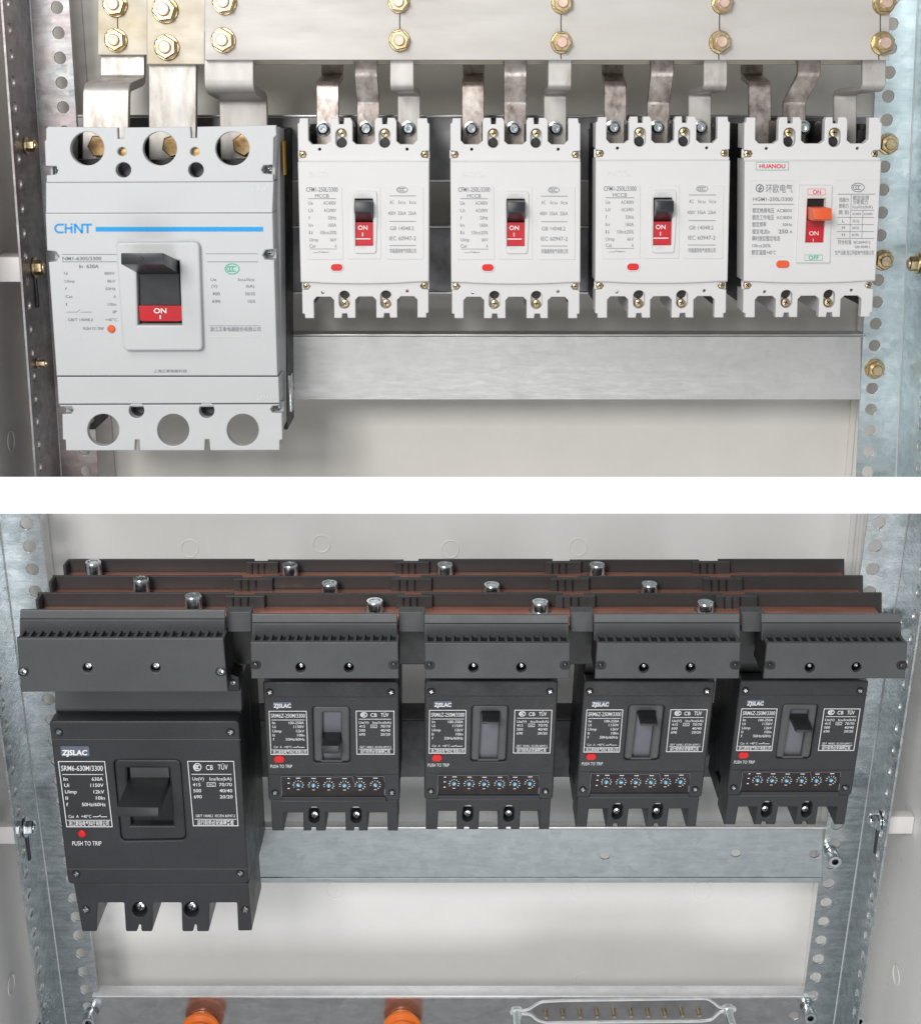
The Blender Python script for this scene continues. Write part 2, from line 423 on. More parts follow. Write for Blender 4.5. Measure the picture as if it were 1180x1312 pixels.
def hexbolt(t, X, Y, r, y, parent=None, name='nut', h=0.006, mat='passivated_brass', stud='stud_pink', rot=0.2, washer=True, sr=0.55, axis='y', stud_h=0.003):
    """nut and stud end on a washer; r in drawing units = washer radius"""
    R = r * t.px; s = -1 if axis != '-x' else -1
    n = t.lathe(name, X, Y, [(R * 0.88, 0.0012), (R * 0.92, 0.002), (R * 0.92, h - 0.0012), (R * 0.82, h), (R * 0.45, h)], mat, 6, parent, axis, y, rot=rot, ang=25)
    if washer: t.lathe('washer', X, Y, [(R, 0), (R, 0.0012), (R * 0.95, 0.0016), (R * 0.5, 0.0016)], mat, 24, n, axis, y)
    t.lathe('stud', X, Y, [(R * sr, h - 0.002), (R * sr, h + stud_h - 0.0008), (R * sr * 0.85, h + stud_h), (0, h + stud_h)], stud, 18, n, axis, y)
    return n

# ------------------------------------------------------------------ the setting
BAND_T, BAND_B = 611, 658                  # edges of the added white band
def slab_world(name, lo, hi, mat, label, kind='structure', bev=0.0006):
    bm = bmesh.new(); bmesh.ops.create_cube(bm, size=1)
    c = [(a + b) / 2 for a, b in zip(lo, hi)]; sz = [b - a for a, b in zip(lo, hi)]
    bm.transform(Matrix.Diagonal((*sz, 1)))
    o = from_bm(name, bm, mat, None); o.location = c; o['label'] = label; o['kind'] = kind
    return o
YD = 0.995
slab_world('gap_band', (-0.62, YD, (656 - BAND_B) / F * YD), (0.62, YD + 0.012, (656 - BAND_T) / F * YD), 'white_paint', 'plain white band added as the gap between the upper and lower views')  # added border band between two separate views, not a cabinet part

def sheet_poly(rack, name, label, pts, thick, mat, outward):
    """cabinet panel from corner points in rack metres (x, y, z), thickened along outward"""
    bm = bmesh.new(); o = Vector(outward) * thick
    a = [bm.verts.new(rack.world(p)) for p in pts]; b = [bm.verts.new(rack.world(Vector(p) + o)) for p in pts]
    bm.faces.new(a); bm.faces.new(b[::-1]); n = len(pts)
    for i in range(n): bm.faces.new((a[i], b[i], b[(i + 1) % n], a[(i + 1) % n]))
    ob = from_bm(name, bm, mat, None); ob['kind'] = 'structure'; ob['label'] = label
    return ob
def zz(rack, py, d): return rack.P(590, py, d)[1]
DB_U, DA_U = 0.185, 0.115
DB_L, DA_L = 0.165, 0.095
xl_u = UP.P(57, 274, DA_U)[0] - 0.030; xr_u = UP.P(1163, 274, DA_U)[0] + 0.060
xl_l = LO.P(37, 970, DA_L)[0] - 0.026; xr_l = LO.P(1118, 970, DA_L)[0] + 0.030
sheet_poly(UP, 'back_panel', 'beige painted back panel of the upper cabinet', [(xl_u, DB_U, zz(UP, -200, DB_U)), (xr_u, DB_U, zz(UP, -200, DB_U)), (xr_u, DB_U, zz(UP, 634, DB_U)), (xl_u, DB_U, zz(UP, 634, DB_U))], 0.002, 'back_paint', (0, 1, 0))
sheet_poly(LO, 'back_panel', 'pale grey painted back panel of the lower cabinet', [(xl_l, DB_L, zz(LO, 636, DB_L)), (xr_l, DB_L, zz(LO, 636, DB_L)), (xr_l, DB_L, zz(LO, 1500, DB_L)), (xl_l, DB_L, zz(LO, 1500, DB_L))], 0.002, 'pale_paint', (0, 1, 0))
def side(rack, label, x, d0, d1, pyT, pyB, mat, sx):
    return sheet_poly(rack, 'side_wall', label, [(x, d0, zz(rack, pyT, d0)), (x, d1, zz(rack, pyT, d1)), (x, d1, zz(rack, pyB, d1)), (x, d0, zz(rack, pyB, d0))], 0.002, mat, (sx, 0, 0))
side(UP, 'beige side wall left of the upper frame', xl_u, DB_U, -0.04, -200, 634, 'wall_paint', -1)
side(UP, 'beige side wall right of the upper frame', xr_u, DB_U, -0.04, -200, 634, 'wall_paint', 1)
side(LO, 'pale side wall left of the lower frame', xl_l, DB_L, -0.16, 636, 1500, 'pale_paint', -1)
side(LO, 'pale side wall right of the lower frame', xr_l, DB_L, -0.16, 636, 1500, 'pale_paint', 1)
# folded ridges of the back panels, beside the uprights
def ridge(rack, label, x0, x1, d, pyT, pyB, mat):
    sheet_poly(rack, 'panel_ridge', label, [(x0, d, zz(rack, pyT, d)), (x1, d, zz(rack, pyT, d)), (x1, d, zz(rack, pyB, d)), (x0, d, zz(rack, pyB, d))], 0.003, mat, (0, -1, 0))
ridge(UP, 'folded ridge of the upper back panel, left', UP.P(100, 100, DB_U)[0], UP.P(112, 100, DB_U)[0], DB_U - 0.0005, -200, 632, 'wall_paint')
ridge(UP, 'folded ridge of the upper back panel, right', UP.P(1086, 560, DB_U)[0], UP.P(1093, 560, DB_U)[0], DB_U - 0.0005, -200, 632, 'back_paint')
for a, b, pl in ((60, 66, 'left'), (1086, 1092, 'right')):
    ridge(LO, 'folded ridge of the lower back panel, ' + pl, LO.P(a, 700, DB_L)[0], LO.P(b, 700, DB_L)[0], DB_L - 0.0005, 637, 1500, 'pale_paint')
ridge(LO, 'outer folded ridge of the lower back panel, right', LO.P(1098, 700, DB_L)[0], LO.P(1102, 700, DB_L)[0], DB_L - 0.0005, 637, 1500, 'pale_paint')

# ------------------------------------------------------------------ angle-steel uprights with holes
def lerp(a, b, t): return a + (b - a) * t
def upright(rack, label, dA, inner, fold, depth, side_sign, hole_px, nh, hr, mat, holesB=True, bfrac=0.83, pyT=None, pyB=None, groups='perforated uprights'):
    """inner / fold: ((px,py),(px,py)) lines on the front flange"""
    t = Plan(rack, 'upright', label, 'upright', fold[1], dA, groups)
    def line(l, py):
        (x0, y0), (x1, y1) = l; return x0 + (x1 - x0) * (py - y0) / (y1 - y0)
    ys = [pyT + (pyB - pyT) * i / 6 for i in range(7)]
    outl = [(line(fold, y), y) for y in ys] + [(line(inner, y), y) for y in ys[::-1]]
    (hx0, hy0), (hx1, hy1) = hole_px
    a = Vector(rack.P(hx0, hy0, dA)); b = Vector(rack.P(hx1, hy1, dA))
    hs = []
    step = (b - a) / nh; zs = []
    zT = rack.P(590, pyT, dA)[1]; zB = rack.P(590, pyB, dA)[1]
    for i in range(-6, nh + 7):
        c = a + step * i
        if not (zB + 0.008 < c.y < zT - 0.008): continue
        zs.append(c.y)
        hs.append([(c.x + hr * math.cos(q * math.pi / 9) - t.ctr.x, c.y + hr * math.sin(q * math.pi / 9) - t.ctr.y) for q in range(18)])
    me = curve_mesh([t.ml(outl)] + hs, 0.001, 0.0002)
    for v in me.vertices: x, z, q = v.co; v.co = (x, -q + 0.001, z)
    weld(me); finish(me, 8); mesh_object('front_flange', me, mat, t.e)
    # return flange towards the viewer
    f0 = Vector(rack.P(*fold[0], dA)); f1 = Vector(rack.P(*fold[1], dA))
    def xf(z): return f0.x + (f1.x - f0.x) * (z - f0.y) / (f1.y - f0.y)
    loops = [[(0.0, zB), (depth, zB), (depth, zT), (0.0, zT)]]
    if holesB:
        for z in zs: loops.append([(depth * bfrac + hr * math.cos(q * math.pi / 9), z + hr * math.sin(q * math.pi / 9)) for q in range(18)])
    me = curve_mesh(loops, 0.001, 0.0002)
    for v in me.vertices:
        b_, z, q = v.co
        v.co = (xf(z) + side_sign * (q + 0.0004) - t.ctr.x, 0.002 - b_, z - t.ctr.y)
    weld(me); finish(me, 8); mesh_object('side_flange', me, mat, t.e)
    # rolled fold
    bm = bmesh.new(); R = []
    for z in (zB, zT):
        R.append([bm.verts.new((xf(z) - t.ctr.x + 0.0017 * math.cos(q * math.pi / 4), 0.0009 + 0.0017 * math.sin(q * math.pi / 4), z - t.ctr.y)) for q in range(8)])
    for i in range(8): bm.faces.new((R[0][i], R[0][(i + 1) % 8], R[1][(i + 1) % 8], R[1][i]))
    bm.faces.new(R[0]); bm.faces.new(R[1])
    from_bm('fold', bm, 'bright_edge', t.e, 60)  # highlight along the fold painted as a paler metal
    t.xf = xf
    return t
uL = upright(UP, 'stained steel upright with holes left of the large white breaker', DA_U, ((88.6, 0), (126, 610)), ((37, 0), (77.5, 610)), 0.075, -1, ((73, 9), (110, 604)), 20, 0.0050, 'galvanised_aged', pyT=-120, pyB=632)
uR = upright(UP, 'bluish steel upright with holes right of the white breakers', DA_U, ((1127, 0), (1097, 605)), ((1177, 0), (1149, 610)), 0.075, 1, ((1143, 30), (1113, 578)), 19, 0.0052, 'galvanised_blue', pyT=-120, pyB=632)
lL = upright(LO, 'shiny steel upright with holes left of the large charcoal breaker', DA_L, ((50, 660), (128, 1298)), ((-3, 660), (83.4, 1309)), 0.062, -1, ((34, 671), (113, 1291)), 24, 0.0054, 'galvanised', pyT=638, pyB=1420)
lR = upright(LO, 'shiny steel upright with holes right of the charcoal breakers', DA_L, ((1112, 660), (1026, 1306)), ((1165, 660), (1070, 1306)), 0.062, 1, ((1126, 670), (1042, 1276)), 23, 0.0054, 'galvanised', pyT=638, pyB=1420)

for px, py in ((1137, 184), (1131, 333), (1120, 472)):
    hexbolt(uR, px, py, 13, -0.0006, None, 'bolt', 0.007, rot=0.5, stud='passivated_brass', stud_h=0.004)
def side_bolt(t, py, frac, depth, sgn, mat='passivated_brass', stud='stud_pink', slot=True, R=0.0078, zone=None):
    """bolt through the side flange, axis across the frame, with the slot it runs in"""
    z = zz(t.rack, py, t.d - depth * frac); x = t.xf(z) - t.ctr.x; zl = z - t.ctr.y; y = 0.002 - depth * frac
    ax = Matrix.Rotation(math.radians(-90 if sgn > 0 else 90), 4, 'Z')     # towards the inside of the frame
    def lt(name, prof, mt, n, par, rot=0):
        bm = bmesh.new(); rings = []
        for r, h in prof:
            rings.append([bm.verts.new((r * math.cos(2 * math.pi * i / n + rot), -h, r * math.sin(2 * math.pi * i / n + rot))) for i in range(n)])
        for a, b in zip(rings, rings[1:]):
            for i in range(n): bm.faces.new((a[i], a[(i + 1) % n], b[(i + 1) % n], b[i]))
        bm.faces.new(rings[-1]); bm.faces.new(rings[0])
        bm.transform(Matrix.Translation((x, y, zl)) @ ax)
        return from_bm(name, bm, mt, par, 25)
    n = lt('bolt', [(R * 0.8, 0.0022), (R * 0.82, 0.003), (R * 0.82, 0.0078), (R * 0.7, 0.0086)], mat, 6, t.e, 0.4)
    lt('washer', [(R * 1.15, 0.0012), (R * 1.15, 0.0022)], mat, 22, n); lt('stud', [(R * 0.5, 0.008), (R * 0.5, 0.0095), (R * 0.42, 0.0100)], stud, 14, n)
    if slot:
        me = curve_mesh([rrect(-0.0022, -0.034, 0.0022, -0.004, 0.0021)], 0.0006, 0.0001)
        for v in me.vertices:
            a, b, q = v.co; v.co = (x - sgn * 0.0014 + q, y + a, zl + b)
        finish(me); mesh_object('slot', me, 'shaded_steel', t.e)  # dark inlay paints the shading of the slot
side_bolt(uL, 343, 0.55, 0.075, -1)
side_bolt(uL, 186, 0.55, 0.075, -1, slot=False, stud='passivated_brass', R=0.0062)
side_bolt(uL, 466, 0.70, 0.075, -1, slot=False, stud='passivated_brass', R=0.004)
side_bolt(uR, 338, 0.48, 0.075, 1, slot=False)
side_bolt(lL, 1062, 0.62, 0.062, -1, 'zinc_screw', 'zinc_screw')
side_bolt(lR, 1053, 0.66, 0.062, 1, 'zinc_screw', 'zinc_screw')
side_bolt(lR, 800, 0.20, 0.062, 1, 'zinc_screw', 'zinc_screw', slot=False, R=0.0062)
def cap_bolt(t, px, py, R=0.0062, L=0.017):
    """socket-head bolt standing out of the front flange, seen along its shank"""
    n = t.lathe('bolt', px, py, [(R * 1.15, 0), (R * 1.15, 0.002), (R * 0.62, 0.002), (R * 0.62, 0.006), (R, 0.006), (R, L - 0.001), (R * 0.92, L), (R * 0.5, L)], 'zinc_screw', 18, None, 'y', -0.0005)
    t.lathe('socket', px, py, [(R * 0.5, L), (R * 0.46, L - 0.004), (0, L - 0.004)], 'dark_screw', 6, n, 'y', -0.0005)
cap_bolt(lR, 1064, 1091); cap_bolt(lR, 1033, 1290); cap_bolt(lR, 1095, 1294); cap_bolt(lL, 119, 1296); cap_bolt(lL, 60, 1297)

# white spacer blocks between upright and cabinet wall
def spacer(rack, label, x0, x1, py0, py1, d0, d1):
    t = Plan(rack, 'spacer_block', label, 'block', (590, (py0 + py1) / 2), d0, 'white spacer blocks')
    z0 = zz(rack, py1, d0) - t.ctr.y; z1 = zz(rack, py0, d0) - t.ctr.y
    block(t, 'block_body', (x0 - t.ctr.x, 0, z0), (x1 - t.ctr.x, d1 - d0, z1), 'block_white')
spacer(UP, 'white block behind the left side flange of the upper frame', xl_u + 0.0005, UP.P(63, 343, DA_U)[0] - 0.003, 329, 361, 0.052, 0.088)
spacer(LO, 'white block behind the left side flange of the lower frame', xl_l + 0.0005, LO.P(50, 1070, DA_L)[0] - 0.003, 1060, 1082, 0.055, 0.066)
spacer(LO, 'white block behind the right side flange of the lower frame', LO.P(1103, 1070, DA_L)[0] + 0.003, xr_l - 0.0005, 1047, 1069, 0.055, 0.066)

# knock-out rings pressed into the lower back panel
kn = Plan(LO, 'knockout_marks', 'faint round knockout marks pressed into the lower back panel', None, (590, 700), DB_L - 0.0004, kind='structure')
for px, py in ((243, 703), (412, 697), (577, 704), (741, 701), (748, 1258), (742, 1140), (430, 1140), (900, 1142)):
    kn.prism('ring', circ(px, py, 11.5, 28), -0.0003, 0.0003, 'pale_paint', [circ(px, py, 10.5, 28)], 0.0002)
for rk, x, sg, lst in ((LO, xr_l, -1, ((1085, 0.02), (1250, 0.05))), (LO, xl_l, 1, ((1262, 0.05),)), (UP, xl_u, 1, ((565, 0.06),))):
    for py, d in lst:
        z = zz(rk, py, d); bm = bmesh.new()
        R0 = [bm.verts.new((x + sg * 0.0006, d + 0.0098 * math.cos(q * math.pi / 14), z + 0.0098 * math.sin(q * math.pi / 14))) for q in range(28)]
        R1 = [bm.verts.new((x + sg * 0.0012, d + 0.0090 * math.cos(q * math.pi / 14), z + 0.0090 * math.sin(q * math.pi / 14))) for q in range(28)]
        R2 = [bm.verts.new((x + sg * 0.0004, d + 0.0082 * math.cos(q * math.pi / 14), z + 0.0082 * math.sin(q * math.pi / 14))) for q in range(28)]
        for A_, B_ in ((R0, R1), (R1, R2)):
            for i in range(28): bm.faces.new((A_[i], A_[(i + 1) % 28], B_[(i + 1) % 28], B_[i]))
        for v in bm.verts: v.co = rk.world(v.co)
        o = from_bm('knockout_mark', bm, 'pale_paint' if rk is LO else 'wall_paint', None); o['kind'] = 'structure'
        o['label'] = 'round knockout mark on the cabinet side wall'

# ------------------------------------------------------------------ cross rails
def rail(rack, label, px0, px1, py0, py1, d, mat, lip=0.012, holes=(), toplip=True, botlip=False, name='cross_rail', lipmat=None, group='cross rails'):
    t = Plan(rack, name, label, 'rail', ((px0 + px1) / 2, (py0 + py1) / 2), d, group)
    t.prism('web', [(px0, py0), (px1, py0), (px1, py1), (px0, py1)], 0, 0.002, mat, holes, 0.0003)
    a = t.m(px0, py0); b = t.m(px1, py1)
    if toplip: block(t, 'top_flange', (a[0], 0.0, a[1] + 0.0002), (b[0], lip, a[1] + 0.0022), lipmat or mat, None, 0.0004)
    if botlip: block(t, 'bottom_flange', (a[0], 0.0, b[1] - 0.0022), (b[0], lip, b[1] - 0.0002), lipmat or mat, None, 0.0004)
    return t
rail(UP, 'steel rail behind the tops of the white breakers, shade painted in as grey', 62, 1112, 150, 229, DA_U + 0.0025, 'grey_rail', 0.02, botlip=True, lipmat='galvanised_rail')
rail(UP, 'steel rail behind the middle of the white breakers, shade painted in as grey', 62, 1112, 292, 373, DA_U + 0.0025, 'grey_rail', 0.02, botlip=True, lipmat='galvanised_rail')
rail(UP, 'bright steel rail below the white breakers', 85, 1103, 431, 512, DA_U - 0.003, 'galvanised_rail', 0.02)
rail(LO, 'steel rail behind the charcoal breakers, shade painted in dark', 70, 1090, 924, 996, DA_L + 0.003, 'shaded_steel', 0.03)
ov = lambda x, y: circ(x, y, 6.5, 18, 5)
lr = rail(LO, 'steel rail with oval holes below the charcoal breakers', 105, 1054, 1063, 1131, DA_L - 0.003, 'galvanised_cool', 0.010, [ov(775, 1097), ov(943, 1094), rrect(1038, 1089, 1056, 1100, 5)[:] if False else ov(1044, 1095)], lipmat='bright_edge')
lr.box('rolled_edge', 105.5, 1124.5, 1053, 1130.6, -0.0012, -0.0001, 'galvanised_cool', 0.0005)
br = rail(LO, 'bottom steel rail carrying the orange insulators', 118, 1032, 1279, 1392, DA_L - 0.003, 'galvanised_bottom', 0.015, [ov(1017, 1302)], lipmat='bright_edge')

# ------------------------------------------------------------------ upper busbars with nuts
D1, D2, D3 = 0.098, 0.055, 0.012
def busbar(label, x0, x1, ybot, d, nuts, seams, right=None, mat='tarnished_bar'):
    t = Plan(UP, 'busbar', label, 'busbar', ((x0 + x1) / 2, ybot), d, 'flat busbars above the white breakers')
    t.prism('bar', [(x0, -70), (x1, -70), (x1 if right is None else right, ybot), (x0, ybot)], 0, 0.008, mat, (), 0.0007)
    for i, (a, b, r) in enumerate(nuts): hexbolt(t, a, b, r * 0.94, -0.0003, None, 'nut', 0.0085, rot=0.15 + 0.37 * i, sr=0.5)
    for a, b, c in seams: t.prints('seam', [('l', [(a, b), (a - 0.4, (b + c) / 2), (a, c)], 1.5)], 'ink_black', -0.0002)
    return t
busbar('hindmost flat busbar, its end showing at far left', 125, 1090, 70, D1, ((148, 5, 16), (149, 51, 15)), [(151, 18, 37)])
busbar('middle flat busbar, its end showing above the large white breaker', 188, 1110, 82, D2, ((212, 12, 17), (214, 60, 16.5)), [])
busbar('front flat busbar spanning all the white breakers', 262, 1142, 76.5, D3, ((288, 2, 16), (286.5, 51, 16), (511, 2, 14), (512, 51.5, 14), (720, 3, 14), (719, 54, 14), (925, 3, 14), (922, 53.5, 14.5), (1132, 3, 15), (1130, 55, 15)),
       [(512.5, 15, 40), (719, 17, 41), (719, 66, 75), (922, 17, 40), (921, 67, 76), (1128, 16, 42), (1126, 68, 76)], 1139, 'tinned_copper')

def strip(label, pts, wpx, mat, thick=0.005, fil=0.007):
    """pts: (px, py, depth)"""
    t = Plan(UP, 'connecting_strip', label, 'copper strip', (pts[-1][0], pts[-1][1]), pts[-1][2], 'strips from the busbars to the white breakers')
    P3 = [t.m3(x, y, d - t.d) for x, y, d in pts]
    wd = wpx * abs(UP.P(591, pts[-1][1], pts[-1][2])[0] - UP.P(590, pts[-1][1], pts[-1][2])[0])
    ribbon(t, 'strip_body', P3, wd, thick, mat, None, fil)
    return t
TB = 0.062
strip('stepped strip feeding the left pole of the large white breaker', [(158, 40, D1 + 0.011), (158, 103, D1 + 0.011), (137, 112, 0.052), (136, 215, 0.052)], 58, 'tinned_strip', 0.007)
strip('straight strip feeding the middle pole of the large white breaker', [(222, 40, D2 + 0.011), (222, 215, D2 + 0.011)], 60, 'tinned_strip', 0.007)
strip('stepped strip feeding the right pole of the large white breaker', [(294, 40, D3 + 0.011), (294, 113, D3 + 0.011), (312, 123, 0.060), (314, 215, 0.060)], 60, 'tinned_strip', 0.007)
who = ['leftmost small white breaker', 'second small white breaker', 'third small white breaker', 'white breaker with the orange handle']
SX = [((426, 420), (469, 472), (515, 524)), ((607, 606), (660, 660), (717, 711)), ((785, 788), (848, 843), (916, 896)), ((963, 973), (1036, 1017), (1119, 1082))]
for wn, s3 in zip(who, SX):
    (a0, a1), (b0, b1), (c0, c1) = s3
    strip('left connecting strip of the ' + wn, [(a0, 60, D1 + 0.0105), (a0, 98, D1 + 0.0105), (a1, 107, TB), (a1, 186, TB)], 28.5, 'worn_strip', 0.004, 0.0035)
    strip('middle connecting strip of the ' + wn, [(b0, 60, D2 - 0.003), (b0, 94, D2 - 0.003), (b1, 131, TB), (b1, 186, TB)], 29, 'worn_strip', 0.004, 0.0022)
    strip('right connecting strip of the ' + wn, [(c0, 60, D3 + 0.0105), (c0, 113, D3 + 0.0105), (c1, 117, TB), (c1, 186, TB)], 29, 'tinned_strip', 0.004, 0.006)

# ------------------------------------------------------------------ helpers for breakers
def zoomconv(ox, oy, sc_): return lambda X, Y: (ox + X / sc_, oy + Y / sc_)
def handle_block(t, name, root, front, y_root, y_front, mat, parent=None, capmat=None):
    """a lever: root rectangle on the face and front rectangle nearer the viewer, each (X0,Y0,X1,Y1)"""
    bm = bmesh.new(); R = []
    for (a, b, c, d), y in ((root, y_root), (front, y_front)):
        R.append([bm.verts.new((p[0], y, p[1])) for p in t.ml([(a, b), (c, b), (c, d), (a, d)])])
    for i in range(4): bm.faces.new((R[0][i], R[0][(i + 1) % 4], R[1][(i + 1) % 4], R[1][i]))
    bm.faces.new(R[0]); f = bm.faces.new(R[1])
    bmesh.ops.bevel(bm, geom=bm.edges[:], offset=0.0009, segments=2, affect='EDGES', profile=0.6)
    o = from_bm(name, bm, mat, parent or t.e)
    return o
def lever(t, name, prof, X0, X1, mat, parent=None):
    """extrude a side profile [(Y drawing, y depth)] across X0..X1 with softened edges"""
    bm = bmesh.new(); A = []; B = []
    for Y, y in prof:
        a = t.m(X0, Y); b = t.m(X1, Y)
        A.append(bm.verts.new((a[0], y, a[1]))); B.append(bm.verts.new((b[0], y, b[1])))
    n = len(prof)
    bm.faces.new(A); bm.faces.new(B[::-1])
    for i in range(n): bm.faces.new((A[i], B[i], B[(i + 1) % n], A[(i + 1) % n]))
    bmesh.ops.recalc_face_normals(bm, faces=bm.faces[:])
    bmesh.ops.bevel(bm, geom=bm.edges[:], offset=0.0008, segments=2, affect='EDGES', profile=0.6)
    return from_bm(name, bm, mat, parent or t.e)

# ------------------------------------------------------------------ small white breakers
D_S = 0.020
Q2 = [(577, 151), (744, 151), (743, 408), (579, 408)]
Q1 = [(380.5, 151), (550, 151), (549, 407), (387, 408)]
Q3 = [(764, 149.5), (936.5, 149), (931, 407), (763, 407.5)]
Q4 = [(955, 150), (1132, 150), (1119, 406), (953, 407)]
def obr(x0, y0, x1, y1): return rrect(x0, y0, x1, y1, (x1 - x0) / 2 - 0.01, 6)

def white_case(t, screws_in_slots=True, orange=False):
    t.ref(Q2)
    # moulded front with terminal slots at both ends
    top = [(577, 158), (579, 157), (580, 151), (590.5, 151), (590.5, 179), (595, 184), (613, 184), (618.5, 180), (618.5, 155), (620.5, 150.5), (629, 150.5), (629.6, 158.5), (635.4, 158.5), (636, 150.5), (644, 150.5), (646.5, 155), (646.5, 180), (651, 184), (670, 184), (674.8, 180), (674.8, 155), (677, 150.5), (684, 150.5), (684.6, 158.5), (690.4, 158.5), (691, 150.5), (700, 150.5), (702.3, 155), (702.3, 180), (707, 184), (723.5, 184), (728.5, 179), (728.5, 151), (741, 151), (742, 157), (744, 158)]
    mid = [(744, 192), (735, 193), (733, 197), (735, 201), (744, 202), (744, 362), (735, 363), (732, 367), (735, 371), (743, 372)]
    bot = [(743, 402), (740, 403), (740, 408.5), (728.5, 408.5), (728.5, 385), (724, 380.5), (707, 380.5), (702.3, 385), (702.3, 408.5), (693, 408.5), (692, 402.5), (685.5, 402.5), (684.5, 408.5), (675, 408.5), (675, 385), (670.5, 380.5), (652, 380.5), (648, 385), (648, 408.5), (638, 408.5), (637, 402.5), (631, 402.5), (630, 408.5), (620.3, 408.5), (620.3, 385), (616, 380.5), (598, 380.5), (594, 385), (594, 408.5), (582.5, 408.5), (582, 403), (579, 402)]
    left = [(579, 372), (587, 371), (590, 367), (587, 363), (578.5, 362), (577, 202), (586, 201), (588, 197), (586, 193), (577, 192)]
    holes = [obr(625, 164, 639.5, 188.6), obr(680, 164, 694.5, 188.6), obr(626.6, 372.7, 641, 396.5), obr(680.5, 372.7, 695, 396.5), circ(604.5, 190.3, 1.9, 10), circ(715.7, 190.3, 1.9, 10), circ(606, 375, 1.9, 10), circ(715.5, 373.5, 1.9, 10)]
    t.prism('front_moulding', top + mid + bot + left, 0.0035, 0.0125, 'white_plastic', holes, 0.0007)
    # raised middle cover with its bowed lower edge, handle window cut through
    bow = [(744, 206), (743.5, 360.5)] + [(743.5 - 166 * i / 10, 360.5 + 3.5 * (1 - abs(i / 5 - 1) ** 2.5) - 1) for i in range(1, 10)] + [(578, 360.5), (577, 206)]
    win = (649.4, 253, 672.2, 313.6)
    if orange: win = (647.5, 249, 676, 317)
    t.prism('cover', bow, 0.0, 0.0036, 'white_plastic', [rrect(*win, 0.5)], 0.0010)
    # dark base behind the moulding, with slots
    base = [(580.5, 168), (590, 168), (590, 186), (729.5, 186), (729.5, 168), (740.5, 168), (740.5, 380), (735, 381), (735, 395), (731, 395), (731, 372), (591, 372), (591, 395), (582, 395)]
    for q in ([(577.3, 204), (580, 204), (580.5, 360), (578.6, 360)], [(741, 204), (743.7, 204), (743.2, 360), (741, 360)], [(577.5, 159), (580, 159), (580, 190), (577.5, 190)], [(741, 159), (743.7, 159), (743.7, 190), (741, 190)], [(579.5, 373), (582, 373), (582, 401), (579.5, 401)], [(740.5, 373), (742.7, 373), (742.7, 401), (740.5, 401)]): t.prism('side_wall', q, 0.0127, 0.032, 'white_plastic', (), 0.0003)
    t.prism('base', base, 0.0127, 0.0945, 'black_plastic', (), 0.0008)
    for a, b in ((618, 647), (674, 703)):
        t.box('barrier', a, 156, b, 190, 0.0127, 0.085, 'black_plastic', 0.0006)
        t.box('barrier', a + 3, 376, b - 3, 404, 0.0127, 0.085, 'white_plastic', 0.0006)
    for a, b in ((579, 591.5), (729, 743)): t.box('barrier', a + 2, 160, b - 2, 167.8, 0.0302, 0.085, 'black_plastic', 0.0006)
    # terminals under the strips
    for i, X in enumerate((604.5, 660.5, 715.5)):
        t.box('terminal', X - 12.5, 172, X + 12.5, 185.8, 0.052, 0.058, 'black_plastic', 0.0004)
        if screws_in_slots or i == 1:
            x0, z0 = t.m(X, 164)
            R = 9.5 * t.px
            o = t.lathe('terminal_screw', X, 165, [(R, 0), (R, 0.0012), (R * 0.82, 0.0014), (R * 0.80, 0.0026), (R * 0.68, 0.003), (R * 0.66, 0.0075), (R * 0.56, 0.0085), (R * 0.30, 0.0085)], 'zinc_screw', 20, None, 'y', 0.0395 )
            t.lathe('socket', X, 165, [(R * 0.30, 0.0085), (R * 0.27, 0.005), (0, 0.005)], 'zinc_screw', 6, o, 'y', 0.0395)
        t.box('terminal_plate', X - 11, 376.5, X + 11, 384, 0.034, 0.036, 'copper' if i == 2 else 'zinc_screw', 0.0003)
    # recess floors and screws
    for X in (632.2, 687.3):
        t.box('recess_floor', X - 7.8, 162.5, X + 7.8, 190, 0.0105, 0.0124, 'embossed_white', 0.0003)
        t.screw(X, 170, 5.3, 0.0075, rot=random.random())
        t.lathe('access_hole', X, 182.3, [(6.4 * t.px, 0.0), (0, 0.0001)], 'black_plastic', 16, None, 'y', 0.0102)
    for X in (633.8, 687.7):
        t.box('recess_floor', X - 7.8, 371, X + 7.8, 398, 0.0105, 0.0124, 'embossed_white', 0.0003)
        t.screw(X, 389.7, 5.3, 0.0075, rot=random.random())
        t.lathe('access_hole', X, 378.2, [(6.4 * t.px, 0.0), (0, 0.0001)], 'black_plastic', 16, None, 'y', 0.0102)
    for X, Y in ((582.3, 197), (738, 197), (584.5, 366.8), (737.5, 366.8)):
        t.screw(X, Y, 4.6, 0.0075, rot=random.random())
        t.box('screw_seat', X - 6.3, Y - 5.2, X + 6.3, Y + 5.2, 0.0092, 0.012, 'embossed_white', 0.0003)

CHIN = {'maker': '华福通用电气有限公司'}
def ccc(items, cx, cy, rx, ry, wd):
    items.append(('o', cx, cy, rx, ry, wd))
    for k in (-0.42, -0.02, 0.38):
        pts = []
        for i in range(9):
            a = math.radians(60 + 240 * i / 8); pts.append((cx + k * rx + 0.34 * rx * math.cos(a), cy + 0.48 * ry * math.sin(a)))
        items.append(('l', pts, wd))

